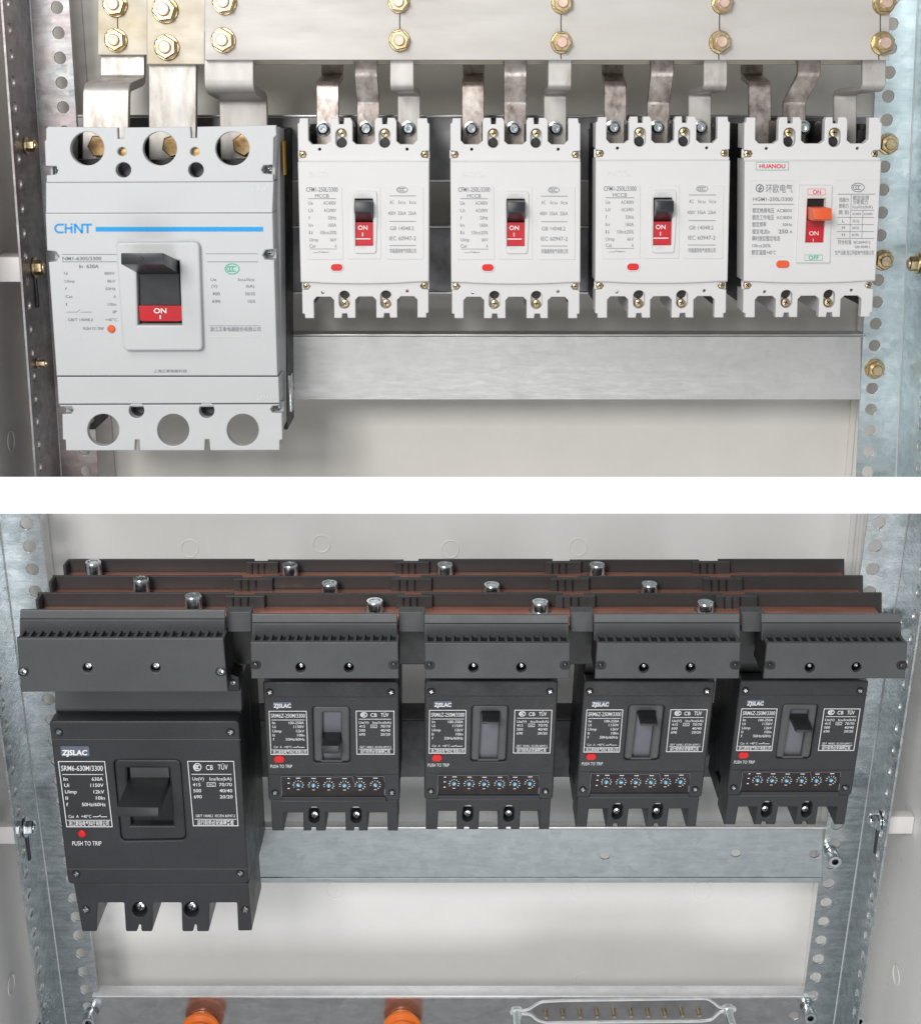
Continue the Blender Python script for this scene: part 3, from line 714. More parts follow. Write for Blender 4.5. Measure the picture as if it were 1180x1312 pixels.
def small_breaker(quad, label):
    t = Thing(UP, 'circuit_breaker', label, 'circuit breaker', quad, D_S, 'small white breakers with black handles')
    white_case(t)
    # raised label panels and escutcheon
    panel = lambda x0, x1, x2, x3: roundpoly([(x0, 237.5), (x1, 237.5), (x3, 331.5), (x2, 331.5)], 2.5)
    t.prism('label_panel', panel(584.5, 633, 586, 634), -0.0005, 0.001, 'white_plastic', (), 0.0005)
    t.prism('label_panel', panel(687.5, 737, 688, 737), -0.0005, 0.001, 'white_plastic', (), 0.0005)
    t.prism('centre_panel', roundpoly([(640.5, 237.5), (682, 237.5), (682.5, 331), (638, 331)], 2.5), -0.0005, 0.001, 'white_plastic', [rrect(649.4, 253, 672.2, 313.6, 0.5)], 0.0005)
    t.prism('escutcheon', roundpoly([(647.5, 243), (677.5, 243), (678, 280), (676, 323.5), (648, 323.5), (646, 280)], 4), -0.0022, 0.0002, 'white_plastic', [rrect(649.4, 253, 672.2, 313.6, 0.5)], 0.0009)
    # slide, lever
    t.box('slide', 649, 283.5, 672.5, 315, 0.0005, 0.002, 'red_plastic', 0.0001)
    t.box('window_back', 648.8, 252.5, 672.8, 314.2, 0.0036, 0.0046, 'black_plastic', 0.0001)
    lever(t, 'handle', [(253.2, 0.003), (255.5, -0.0135), (268.5, -0.0145), (272, -0.011), (284, 0.003)], 649.8, 671.8, 'slate_handle')
    t.prism('trip_button_rim', obr(615.8, 335, 633.8, 347.6) if False else rrect(615.6, 335.2, 634, 347.4, 6, 6), -0.0009, 0.0005, 'white_plastic', (), 0.0005)
    b = t.prism('trip_button', rrect(617.4, 336.8, 632.4, 345.8, 4.4, 6), -0.0013, 0.0004, 'bright_red_button', (), 0.0005)
    t.ref(Q1, zoomconv(370, 200, 5.9))
    tx = [('t', 'CFM1-250L/3300', 132, 372, 250, 36, 0.004), ('t', 'MCCB', 200, 305, 299, 28, 0.0), ('r', 148, 319, 358, 323)]
    for L, R_, Y, w0, w1 in (('Ue', 'AC400V', 353, 34, 96), ('Ui', 'AC690V', 409, 34, 92), ('f', '50Hz', 465, 11, 60), ('In', '160A', 520, 30, 60), ('Ii', '10In±20%', 576, 26, 122), ('Uimp', '6kV', 630, 66, 46), ('Cat', 'A', 677, 46, 13)):
        sh = (Y - 353) * 0.03
        tx += [('t', L, 148 + sh, 148 + sh + w0, Y, 28, -0.004), ('t', R_, 358 - w1 + sh * 0.5, 358 + sh * 0.5, Y, 28, -0.004)]
    tx += [('r', 160, 700, 366, 703), ('l', [(186, 729), (222, 729), (242, 716)], 3), ('l', [(238, 726), (305, 726)], 3), ('l', [(258, 720), (258, 732)], 3), ('l', [(270, 720), (270, 732)], 3)]
    ccc(tx, 858, 254, 42, 22, 4)
    for y in (298, 491, 674): tx.append(('r', 762, y, 962, y + 4))
    tx += [('t', 'AC', 764, 796, 347, 28, -0.004), ('t', 'Icu', 832, 882, 347, 28, -0.004), ('t', 'Ics', 914, 962, 347, 28, -0.004), ('t', '400V', 752, 810, 430, 28, -0.004), ('t', '35kA', 826, 888, 430, 28, -0.004), ('t', '22kA', 905, 964, 430, 28, -0.004),
           ('t', 'GB 14048.2', 768, 946, 544, 30, -0.004), ('t', 'IEC 60947-2', 762, 962, 620, 32, -0.004), ('t', CHIN['maker'], 764, 964, 716, 28, 0.0)]
    t.prints('printed_text', tx, 'ink_grey', -0.0008)['kind'] = 'stuff'
    em = [('t', 'OFF', 526, 582, 288, 26), ('t', 'OFF', 522, 586, 690, 26)]
    t.prints('raised_letters', em, 'ink_ceramic', -0.0026)['kind'] = 'stuff'
    t.prints('raised_logo', [('t', 'FATO', 150, 325, 135, 46, 0.01)], 'emboss_faint', -0.0004)['kind'] = 'stuff'
    t.prints('slide_letters', [('t', 'ON', 524, 596, 540, 34, 0.01), ('r', 556, 578, 563, 606), ('r', 497, 622, 618, 629)], 'ink_white', 0.0003)['kind'] = 'stuff'
    return t
small_breaker(Q1, 'small white breaker with black handle, beside the large white breaker')
small_breaker(Q2, 'small white breaker with black handle, middle one of three')
small_breaker(Q3, 'small white breaker with black handle, beside the one with an orange handle')

# ------------------------------------------------------------------ white breaker with the orange handle
t = Thing(UP, 'circuit_breaker', 'white breaker with orange handle and red logo, rightmost of the upper row', 'circuit breaker', Q4, D_S)
white_case(t, False, True)
Z4 = zoomconv(930, 140, 4.684)
t.ref(Q4, Z4)
w4 = [(487, 541), (597, 541), (583, 804), (474, 804)]
t.prism('escutcheon', roundpoly([(440, 460), (637, 460), (622, 926), (418, 926)], 6), -0.0022, 0.0006, 'white_plastic', [w4], 0.0008)
t.box('window_back', 470, 532, 602, 812, 0.0024, 0.0034, 'black_plastic', 0.0001)
t.prism('slide', [(484, 672), (590, 672), (584, 806), (474, 806)], 0.0006, 0.002, 'dark_red_plastic', (), 0.0001)
t.prism('slide_face', [(481, 712), (588, 712), (584, 806), (474, 806)], 0.0002, 0.0006, 'red_plastic', (), 0.0001)
lever(t, 'handle', [(590, 0.003), (588, -0.020), (652, -0.021), (664, -0.018), (668, 0.003)], 488, 598, 'orange_plastic')
t.prism('trip_button', rrect(302, 912, 382, 956, 21, 6), -0.0008, 0.0006, 'orange_plastic', (), 0.0004)
t.prints('logo', [('t', 'HUANOU', 200, 356, 344, 26, 0.03)], 'ink_red', -0.0008)
t.prism('logo_plate', [(182, 321), (376, 321), (374, 368), (183, 368)], -0.0005, 0.0004, 'white_plastic', (), 0.0002)
t.prints('logo_frame', [('lc', [(182, 320), (376, 320), (374, 368), (182, 368)], 2.5)], 'ink_green', -0.00075)
t.prints('switch_letters', [('t', 'ON', 518, 566, 500, 26, 0.01)], 'ink_red', -0.0026)
t.prints('switch_letters', [('t', 'OFF', 492, 554, 893, 26, 0.01)], 'ink_green', -0.0026)
t.prints('letter_frame', [('lc', [(488, 482), (592, 482), (592, 518), (488, 518)], 2)], 'ink_red', -0.0025)
t.prints('letter_frame', [('lc', [(470, 877), (576, 877), (574, 910), (470, 910)], 2)], 'ink_green', -0.0025)
t.prints('slide_letters', [('t', 'ON', 500, 556, 749, 26, 0.0), ('r', 523, 782, 526, 802)], 'ink_white', 0.0)['kind'] = 'stuff'
tx = [('o', 203, 479, 22, 22, 6), ('l', [(212, 462), (196, 482), (212, 480), (196, 498)], 6), ('t', '环欧电气', 240, 400, 481, 42, -0.002), ('t', 'HGM1-250L/3300', 163, 400, 544, 22, 0.005), ('r', 160, 574, 406, 577),
      ('t', '额定绝缘电压', 160, 290, 613, 24), ('t', 'AC800V', 305, 398, 613, 20), ('t', '额定工作电压', 158, 288, 655, 24), ('t', 'AC400V', 303, 398, 655, 20), ('t', '额定频率', 158, 242, 697, 24), ('t', '50Hz', 340, 396, 697, 18),
      ('t', '额定电流In', 158, 264, 740, 24), ('t', '250', 316, 372, 738, 24, 0.012), ('t', 'A', 382, 398, 740, 18), ('t', '瞬时脱扣整定电流', 158, 324, 781, 24), ('t', '10In±20%', 156, 268, 823, 20), ('t', '额定温度+40°C', 154, 300, 864, 24)]
ccc(tx, 792, 474, 38, 26, 4)
tx += [('r', 672, 513, 896, 516), ('l', [(752, 515), (743, 778)], 2.5), ('l', [(822, 612), (815, 778)], 2.5)]
for y, x0 in ((611, 752), (653, 670), (696, 668), (738, 666), (779, 664)): tx.append(('r', x0, y, 888, y + 2.5))
tx += [('t', '额定极限', 762, 858, 537, 22), ('t', '分断能力', 762, 852, 563, 22), ('t', 'Icu/Ics(kA)', 760, 880, 590, 20), ('t', '短路分', 680, 738, 549, 22), ('t', '断能力', 680, 736, 585, 22), ('t', '类 别', 676, 736, 624, 22), ('t', 'AC400V', 757, 812, 633, 14), ('t', 'AC690V', 826, 880, 633, 14),
       ('t', 'L', 698, 712, 676, 20), ('t', 'M', 696, 714, 717, 20), ('t', 'H', 696, 714, 758, 20), ('t', '35/22', 760, 800, 676, 16), ('t', '50/35', 758, 798, 717, 16), ('t', '65/50', 754, 796, 758, 16), ('t', '符合标准', 672, 752, 803, 22), ('t', 'IEC60947-2', 766, 866, 803, 16), ('t', 'GB14048.2', 772, 864, 830, 16), ('t', '生产日期 浙江环欧电气有限公司', 654, 886, 866, 22)]
t.prints('printed_text', tx, 'ink_grey', -0.0004)['kind'] = 'stuff'
t.prints('panel_line', [('lc', [(152, 433), (412, 433), (402, 890), (136, 890)], 2), ('lc', [(660, 430), (922, 430), (898, 886), (645, 886)], 2)], 'ink_ceramic', -0.0003)['kind'] = 'stuff'

# ------------------------------------------------------------------ large light grey breaker
QC = [(57, 160.5), (355, 160.5), (361, 577), (83, 577)]
t = Thing(UP, 'circuit_breaker', 'large light grey breaker with blue stripe and round terminal holes', 'circuit breaker', QC, 0.0)
Z = zoomconv(40, 130, 3.278); ZB = zoomconv(0, 380, 2.81)
def U(*p): return [Z(*q) for q in p]
def V(*p): return [ZB(*q) for q in p]
LG = 'light_grey_plastic'
topo = U((62, 112), (72, 104), (362, 108), (364, 156), (388, 156), (390, 108), (668, 105), (671, 152), (695, 152), (697, 105), (995, 98), (1028, 98), (1030, 140), (1018, 152), (1016, 265), (975, 268), (966, 286), (975, 302), (1016, 306), (1016, 336), (64, 340), (64, 310), (105, 306), (113, 290), (105, 272), (60, 270), (56, 165), (62, 160))
C = lambda X, Y, r, zc=Z: circ(*zc(X, Y), r, 28)
t.prism('terminal_cover', topo, 0.0, 0.007, LG, [C(235, 197, 21.8), C(540, 197, 21.8), C(845, 197, 21.8), C(381, 210, 5.8), C(687, 210, 5.8), C(387, 287, 9.8), C(692, 287, 9.8)], 0.0008)
t.prism('upper_band', U((60, 340.5), (1017, 336.5), (1012, 468), (60, 470)), 0.0012, 0.030, LG, (), 0.0006)
win = [(177.2, 332.8), (232, 332.8), (235.2, 415), (179, 415)]
main = [(58.5, 273.6), (349.5, 273.2), (350.6, 319.5), (340, 320.5), (336.5, 327), (340, 332.5), (351.4, 333.5), (355.8, 481.5), (72.8, 481.5), (62.6, 336), (72, 334.8), (76.5, 329), (72, 322.5), (60.6, 321)]
t.prism('main_cover', main, -0.0008, 0.030, LG, [win], 0.0009)
t.prism('lower_band', V((205, 290), (1003, 290), (1006, 384), (211, 387)), -0.0001, 0.030, LG, (), 0.0008)
boto = V((213, 392), (1006, 389), (1006, 393), (980, 396), (972, 408), (980, 420), (1014, 422), (1016, 515), (1006, 520), (1006, 555), (756, 556), (752, 516), (737, 516), (735, 556), (503, 556), (500, 517), (485, 517), (483, 556), (236, 556), (234, 518), (224, 516), (222, 426), (255, 424), (262, 411), (255, 398), (213, 398))
t.prism('terminal_cover', boto, 0.0015, 0.009, LG, [C(370, 482, 20.5, ZB), C(622, 482, 20.5, ZB), C(873, 482, 20.5, ZB), C(490, 412, 9.8, ZB), C(743, 412, 9.8, ZB)], 0.0008)
# case behind the covers
case_top = [(60, 166), (74, 166), (74, 214), (342, 214), (342, 166), (352, 166), (356, 560), (348, 560), (346, 522), (95, 522), (97, 560), (88, 560)]
t.prism('case', case_top, 0.0302, 0.062, LG, [], 0.0008)
for nm, q in (('side_wall', [(58.5, 163), (62, 163), (64, 231), (61, 231)]), ('side_wall', [(348.5, 163), (353.5, 163), (350, 231), (346, 231)]), ('side_wall', [(80, 534), (84, 534), (86, 575), (83.5, 575)]), ('side_wall', [(354.5, 534), (360, 534), (357, 575), (353.5, 575)])):
    t.prism(nm, q, 0.0092, 0.0300, LG, [], 0.0004)
t.prism('case_base', [(61, 166), (80, 166), (80, 214), (338, 214), (338, 166), (353, 166), (357, 572), (349, 572), (346, 522), (95, 522), (97, 572), (89, 572)], 0.0622, 0.113, 'black_plastic', [], 0.0008)
for X in (155, 249): t.box('barrier', X - 4, 166, X + 4, 213.5, 0.0205, 0.100, 'black_plastic', 0.0006)
for X in (175.5, 265.5): t.box('barrier', X - 3, 522.5, X + 3, 568, 0.0302, 0.10, LG, 0.0006)
t.box('pocket_back', 80.5, 166, 337.5, 213.5, 0.080, 0.084, 'black_plastic', 0.0004)
t.box('pocket_floor', 80.5, 206, 337.5, 213.5, 0.034, 0.084, 'black_plastic', 0.0004)
for X, Y in ((155.8, 194), (249.6, 194)): t.lathe('screw', X, Y, [(5.9 * t.px, -0.003), (5.9 * t.px, 0), (0, 0.0004)], 'aged_bolt', 16, None, 'y', 0.0068)
for X, Y in ((158, 217.5), (251, 217.5), (174.4, 526.6), (264.4, 526.6)): t.lathe('bore', X, Y, [(9.9 * t.px, 0), (9.8 * t.px, -0.012), (0, -0.0122)], 'grey_slider', 20, None, 'y', 0.0075)
for X, Y, a in ((110, 189, 0), (206, 189, 0.3), (300, 187.5, 0.6)):
    R = 15.5 * t.px
    t.lathe('terminal_bolt', X, Y, [(R, 0), (R, 0.007), (R * 0.88, 0.0085), (0, 0.0088)], 'aged_bolt', 6, None, 'y', 0.048 if a == 0 else 0.055, rot=a, ang=20)
for X, Y in ((222 + 4, 538), (310.7 + 5, 538)): t.box('terminal_plate', X - 14, Y - 6, X + 10, Y + 1, 0.075, 0.078, 'copper', 0.0004)
for X, Y in ((69, 218.3), (342.6, 217.4), (73.5, 328.5), (343.5, 326.8), (88, 526.3), (353, 525.3)):
    t.screw(X, Y, 5.0, 0.012, 'zinc_screw', rot=random.random())
    t.box('screw_seat', X - 9 if X < 200 else X - 6, Y - 6.5, X + 6 if X < 200 else X + 8, Y + 6.5, 0.0135, 0.020, LG, 0.0003)
# yellow sticker on the side and metal tab near the foot
a = t.m(353.5, 182); b = t.m(354.5, 227)
block(t, 'side_sticker', (a[0] + 0.0012, 0.032, b[1]), (a[0] + 0.0022, 0.046, a[1]), 'yellow_sticker', None, 0.0002)
a = t.m(361, 492); b = t.m(361, 540)
block(t, 'side_clip', (a[0] + 0.0005, 0.036, b[1]), (a[0] + 0.003, 0.052, a[1]), 'galvanised', None, 0.0004)
# escutcheon, lever, slide
t.prism('escutcheon', roundpoly([(151, 309.5), (257, 309), (261.5, 447.5), (160.5, 447.8)], 7, 5), -0.0075, 0.0, LG, [win], 0.0016)
t.prism('window_back', [(175, 331), (234, 331), (237, 417), (177, 417)], 0.004, 0.006, 'black_plastic', (), 0.0002)
t.prism('slide', [(178.5, 391), (233.5, 391), (234.3, 409.5), (231, 411), (183, 411), (180.5, 409)], -0.0035, -0.002, 'red_plastic', (), 0.0002)
t.prints('slide_letters', [('t', 'ON', 198.3, 214.5, 397.3, 6.6, 0.02), ('r', 205.8, 403, 207.4, 408)], 'ink_white', -0.0038)['kind'] = 'stuff'
t.prism('lever_skirt', [(179.5, 350), (230.5, 350), (232.5, 391), (180.5, 391)], -0.0030, 0.003, 'charcoal_handle', (), 0.0006)
hd = handle_block(t, 'handle', (179, 334, 230.5, 352), (176.5, 314.5, 228.5, 328.5), 0.0, -0.058, 'slate_handle')
t.lathe('handle_dot', 202, 321.3, [(2.4 * t.px, 0), (2.0 * t.px, 0.0003), (0, 0.0003)], 'charcoal_handle', 14, hd, 'y', -0.0582)
t.lathe('trip_button', 143.2, 421.3, [(5.2 * t.px, 0), (5.2 * t.px, 0.0012), (4.2 * t.px, 0.0018), (0, 0.002)], 'orange_plastic', 22, None, 'y', -0.0008)
t.lathe('mould_mark', 247, 398.5, [(2.8 * t.px, 0), (2.8 * t.px, 0.0003), (2.2 * t.px, 0.0003), (2.2 * t.px, 0)], LG, 16, None, 'y', -0.0075)
# printing
def S(pts, wd): return ('l', pts, wd)
lw = 2.3
def arc(cx, cy, rx, ry, a0, a1, n=10): return [(cx + rx * math.cos(math.radians(a0 + (a1 - a0) * i / n)), cy + ry * math.sin(math.radians(a0 + (a1 - a0) * i / n))) for i in range(n + 1)]
logo = [S([(82, 287.6), (76, 287.6)] + arc(76, 292.6, 4.8, 5, -90, -270) + [(82, 297.6)], lw),
        S([(84.5, 286.5), (84.5, 298.6)], lw), S([(84.5, 292.4), (92, 292.4), (92, 298.6)], lw), S([(92, 289.6), (92, 292.6)], lw), ('r', 91, 286.2, 93.4, 288.2),
        S([(96.4, 298.6), (96.4, 287.4)], lw), S([(96, 286.6), (105.8, 298.2)], lw * 1.1), S([(105.6, 298.6), (105.6, 286.5)], lw),
        S([(107, 287.6), (118.2, 287.6)], lw), S([(112.6, 287.6), (112.6, 298.6)], lw)]
t.prints('logo', logo, 'ink_blue', -0.0012)['kind'] = 'stuff'
t.prints('stripe', [('r', 123, 290.7, 337.2, 296.4)], 'ink_blue', -0.0012)
tx = [('r', 80, 325.5, 150, 326.1), ('r', 80, 335, 150, 335.6), ('t', 'NM1-630S/3300', 80.5, 130.3, 331, 4.6, 0.012), ('t', 'In  630A', 102, 127, 341, 4.8, 0.012)]
for a, b, y, w0, w1 in (('Ui', '800V', 350, 4, 13), ('Uimp', '8kV', 360, 12.5, 10), ('f', '50Hz', 369.8, 2, 13), ('Cat', 'A', 379.8, 9, 3), ('I', '10In', 389.7, 1.2, 11), ('', 'IP', 399.5, 0, 5), ('', '+40°C', 409.5, 0, 15)):
    sx = (y - 350) * 0.05
    if a: tx.append(('t', a, 83 + sx, 83 + sx + w0, y, 3.8))
    tx.append(('t', b, 147.5 + sx - w1, 147.5 + sx, y, 3.8))
tx += [('t', 'GB/T 14048.2', 87.5, 119.5, 409.5, 3.8), ('l', [(85.5, 399.8), (99, 399.8), (103, 396.6)], 0.5), ('l', [(104, 399.8), (118, 399.8)], 0.5), ('t', 'PUSH TO TRIP', 107, 133.5, 420.8, 3.6),
       ('r', 263.5, 324.8, 330.5, 325.3), ('r', 266, 335.1, 330.8, 335.7), ('t', 'Ue', 270.3, 277.5, 358, 4), ('t', 'Icu/Ics', 305.5, 326, 358, 4), ('t', '(V)', 271.3, 278.5, 366.4, 4), ('t', '(kA)', 315.5, 326, 366.4, 4), ('t', '400', 272.3, 282, 376.2, 4.2, 0.006), ('t', '50/35', 314.5, 327, 376.2, 4.2), ('t', '690', 272.3, 282.6, 385.9, 4.2, 0.006), ('t', '10/5', 318, 327, 385.9, 4.2),
       ('r', 269, 417.1, 334, 417.5), ('t', '浙江正泰电器股份有限公司', 269.5, 334, 421.8, 4.6), ('t', '上海正泰智能科技', 197, 240, 475.3, 3.2)]
t.prints('printed_text', tx, 'ink_grey', -0.0012)['kind'] = 'stuff'
gx = []; ccc(gx, 297.7, 344.5, 9, 6.6, 1.1); t.prints('approval_mark', gx, 'ink_green', -0.0012)['kind'] = 'stuff'
t.prints('raised_letters', [('t', 'LINE', 323, 342, 242.3, 5)], 'emboss_faint', 0.0008)['kind'] = 'stuff'
t.prints('raised_letters', [('t', 'LOAD', 330, 352, 509, 5.5)], 'emboss_faint', -0.0005)['kind'] = 'stuff'
t.prints('panel_line', [('l', [(80.5, 336), (85, 432), (150, 432)], 0.4), ('l', [(263.5, 325), (267, 431), (337, 431), (333, 325)], 0.4)], 'emboss_faint', -0.0011)['kind'] = 'stuff'

# ================================================================== lower cabinet
class At(Plan):
    """drawing straight on the rack at depth d for parts of an existing thing"""
    def __init__(s, t, d):
        s.rack = t.rack; s.e = t.e; s.ctr = t.ctr; s.d = t.d; s.dy = d - t.d
CH = 'charcoal_plastic'; SH = 'charcoal_shield'
DF = -0.085                                     # front of the terminal shields
def shield(t, strip_q, face_q, screws, zinc, notches=True):
    """plug-in terminal shield above a charcoal breaker"""
    a = At(t, DF); y = a.dy
    (sx0, sx1, sy0, sy1) = strip_q; (fx0, fx1, gx0, gx1, fy0, fy1) = face_q
    holes = [circ(X, Y, 6.2, 20) for X, Y in screws]
    out = [(fx0, fy0), (fx1, fy0), (gx1, fy1), (gx0, fy1)]
    t2 = a.prism('shield_front', out, y, y + 0.0035, SH, holes, 0.0008)
    a.prism('shield_body', [(fx0 + 1, fy0 + 7), (fx1 - 1, fy0 + 7), (gx1 - 1, fy1 - 0.5), (gx0 + 1, fy1 - 0.5)], y + 0.0036, y + 0.040, 'black_plastic', [circ(X, Y, 6.2, 20) for X, Y in screws], 0.0006)
    for X, Y in screws:
        a.lathe('screw_well', X, Y, [(6.4 * a.px, 0), (6.2 * a.px, -0.006), (0, -0.0061)], 'black_plastic', 18, None, 'y', y + 0.006)
        R = (5.4 if zinc else 3.6) * a.px
        a.lathe('screw', X + (0.5 if not zinc else 0), Y - 1.2, [(R, -0.003), (R, 0.0008), (R * 0.8, 0.0018), (R * 0.35, 0.0022), (0, 0.0018)], 'zinc_screw', 16, None, 'y', y + 0.004)
    for sgn, X in ((-1, gx0), (1, gx1)):
        if not notches: break
        X = (fx0 + gx0) / 2 if sgn < 0 else (fx1 + gx1) / 2
        Y = fy0 + (fy1 - fy0) * 0.62
        a.prism('side_notch', rrect(X - (1 if sgn < 0 else 13), Y - 5.5, X + (13 if sgn < 0 else 1), Y + 5.5, 5), y - 0.0004, y + 0.001, 'black_plastic', (), 0.0003)
        a.screw(X - sgn * 6, Y - 0.5, 5.2 if zinc else 3.8, y - 0.0004, 'zinc_screw' if zinc else 'dark_screw', rot=random.random())
    # ledge with ventilation slots: ribs between the front and the back strip
    z0 = LO.P(590, fy0 + 1.0, DF)[1] - t.ctr.y
    zf = z0 - 0.0022
    x0 = LO.P(fx0, fy0, DF)[0] - t.ctr.x; x1 = LO.P(fx1, fy0, DF)[0] - t.ctr.x
    n = int(round((x1 - x0) / 0.0064))
    block(t, 'vent_floor', (x0 + 0.0004, y + 0.0037, zf - 0.002), (x1 - 0.0004, y + 0.0155, zf - 0.0001), 'black_plastic', None, 0.0)
    for i in range(n + 1):
        xc = x0 + 0.001 + (x1 - x0 - 0.002) * i / n
        block(t, 'vent_rib', (xc - 0.0010, y + 0.0034, zf), (xc + 0.0010, y + 0.0155, z0 - 0.0003), SH, None, 0.0)
    b = At(t, DF + 0.016); yb = b.dy
    b.prism('back_strip', [(sx0, sy0 + 11), (sx1, sy0 + 11), (sx1, sy1 + 10), (sx0, sy1 + 10)], yb, yb + 0.005, SH, (), 0.0006)
    b.prism('top_strip', [(sx0, sy0), (sx1, sy0), (sx1, sy0 + 10.9), (sx0, sy0 + 10.9)], yb + 0.0012, yb + 0.004, 'top_strip_lit', (), 0.0006)

def charcoal_small(quad, label, strip_q, face_q, screws, lever_y):
    t = Thing(LO, 'circuit_breaker', label, 'circuit breaker', quad, 0.0, 'charcoal breakers with dials')
    QS = [(336, 874), (511, 874), (510, 1066), (347, 1066)]
    t.ref(QS, zoomconv(320, 860, 5.619))
    wn = roundpoly([(524, 310), (656, 310), (656, 662), (524, 662)], 6)
    es = roundpoly([(452, 264), (717, 264), (722, 668), (463, 668)], 26, 5)
    t.prism('cover', roundpoly([(93, 80), (1072, 80), (1080, 940), (137, 940)], 22, 4), 0.0, 0.014, CH, [es], 0.0012)
    t.prism('escutcheon', [(p[0] * 0.995 + 2.9, p[1] * 0.995 + 2.3) for p in es], 0.0012, 0.010, 'escutcheon_grey', [wn], 0.0014)
    t.prism('window_back', [(515, 300), (665, 300), (665, 670), (515, 670)], 0.0060, 0.0095, 'grey_slider', (), 0.0002)
    l0, l1, out_ = lever_y
    lever(t, 'handle', [(l0, 0.0055), (l0 + 4, -out_ * 0.6), (l0 + 14, -out_), (l1 - 6, -out_ - 0.0005), (l1, -out_ * 0.8), (l1, 0.0055)], 527, 653, 'charcoal_handle')
    for y in (190, 752): t.prints('groove', [('r', 100 if y < 300 else 128, y - 2.5, 1073, y + 2.5)], 'black_plastic', -0.0001)
    # foot moulding with cable slots
    foot = [(150, 942), (1066, 942), (1066, 1158), (992, 1158), (990, 1030), (848, 1030), (848, 1158), (785, 1158), (782, 1136), (752, 1136), (750, 1158), (690, 1158), (688, 1030), (546, 1030), (546, 1158), (478, 1158), (474, 1136), (444, 1136), (440, 1158), (386, 1158), (384, 1030), (245, 1030), (245, 1158), (160, 1158)]
    t.prism('foot', foot, 0.0012, 0.034, CH, [obr(424, 986, 500, 1106), obr(726, 986, 802, 1106)], 0.0008)
    t.prism('body', [(100, 90), (1068, 90), (1074, 936), (140, 936)], 0.0142, 0.055, CH, (), 0.0008)
    t.prism('body_base', [(104, 60), (1064, 60), (1066, 1020), (150, 1020)], 0.0552, 0.0925, 'black_plastic', (), 0.0008)
    for a_, b_ in ((152, 244), (388, 544), (692, 846), (992, 1064)): t.box('barrier', a_ + 4, 1022, b_ - 4, 1120, 0.0345, 0.085, 'black_plastic', 0.0006)
    t.prism('neck', [(110, -60), (1055, -60), (1060, 88), (105, 88)], 0.016, 0.055, 'black_plastic', (), 0.0006)
    for X in (462, 764):
        t.box('well_floor', X - 41, 980, X + 41, 1110, 0.0105, 0.0125, 'black_plastic', 0.0002)
        t.screw(X, 1066, 30, 0.0065, 'zinc_screw', rot=random.random())
        t.prism('chrome_lip', rrect(X - 32, 1014, X + 32, 1028, 6), 0.0075, 0.0095, 'chrome', (), 0.0006)
    for X, Y in ((145, 155), (1018, 155), (182, 883), (1023, 883)):
        t.lathe('screw_rim', X, Y, [(30 * t.px, 0), (30 * t.px, 0.0004), (24 * t.px, 0.0002), (24 * t.px, -0.0002)], 'black_plastic', 20)
        t.screw(X, Y, 23, 0.0006, 'dark_screw', 'zinc_screw', rot=random.random())
    t.prism('logo_plate', roundpoly([(168, 224), (300, 224), (302, 270), (170, 270)], 6), -0.0006, 0.0005, 'plate_blue', (), 0.0002)
    t.prints('logo', [('t', 'ZJSLAC', 172, 298, 250, 30, 0.03)], 'ink_white', -0.0008)['kind'] = 'stuff'
    tx = [('lc', [(140, 293), (408, 293), (420, 607), (154, 607)], 5), ('t', 'SRM6Z-250M/3300', 154, 398, 325, 30, 0.004), ('l', [(158, 357), (396, 357)], 4)]
    for a_, b_, Y, w0, w1 in (('In', '100-250A', 377, 22, 110), ('Ui', '1150V', 406, 24, 76), ('Uimp', '12kV', 437, 64, 58), ('Ii', '10In', 467, 14, 52), ('f', '50Hz/60Hz', 497, 10, 136)):
        sh = (Y - 377) * 0.045
        tx += [('t', a_, 163 + sh, 163 + sh + w0, Y, 20, 0.004), ('t', b_, 391 + sh - w1, 391 + sh, Y, 20, 0.004)]
    tx += [('t', 'Cat  A  +40°C', 174, 304, 553, 17), ('l', [(312, 556), (340, 556), (352, 546)], 4), ('l', [(350, 556), (396, 556)], 4), ('l', [(152, 574), (418, 574)], 3), ('t', '浙江斯陆电气科技有限公司', 168, 408, 589, 24, 0.008),
           ('lc', [(766, 292), (1038, 292), (1040, 605), (772, 605)], 5), ('t', 'CB', 870, 916, 320, 28, 0.01), ('t', 'TÜV', 944, 1000, 319, 30, 0.01), ('l', [(786, 351), (1018, 351)], 4),
           ('t', 'Ue(V)', 786, 856, 375, 18, 0.004), ('t', 'Icu/Ics(kA)', 886, 1018, 375, 18, 0.004), ('t', '415', 788, 832, 403, 19, 0.004), ('t', '70/70', 942, 1012, 403, 19, 0.004), ('lc', [(872, 393), (916, 393), (916, 413), (872, 413)], 3), ('t', 'AC', 880, 908, 403, 12), ('t', '500', 788, 832, 432, 19, 0.004), ('t', '40/40', 942, 1012, 432, 19, 0.004), ('t', '690', 788, 832, 461, 19, 0.004), ('t', '20/20', 942, 1012, 461, 19, 0.004),
           ('t', 'GB/T 14048.2  IEC/EN 60947-2', 792, 1018, 553, 15), ('l', [(786, 568), (1024, 568)], 3), ('t', '运行前务必安装隔离板', 796, 1012, 584, 24, 0.008), ('t', 'PUSH TO TRIP', 150, 306, 692, 24, 0.0)]
    ccc(tx, 822, 319, 23, 17, 5)
    t.prints('printed_text', tx, 'ink_white', -0.0004)['kind'] = 'stuff'
    b_ = t.prism('trip_button', rrect(175, 617, 252, 664, 23, 6), -0.0014, 0.001, 'bright_red_button', (), 0.0006)
    # dial panel under a clear frame
    pf = [(220, 762), (974, 762), (986, 938), (230, 938)]
    t.prism('dial_panel', [(228, 770), (966, 770), (976, 905), (238, 905)], -0.0004, 0.0006, 'smoked_cover', (), 0.0002)
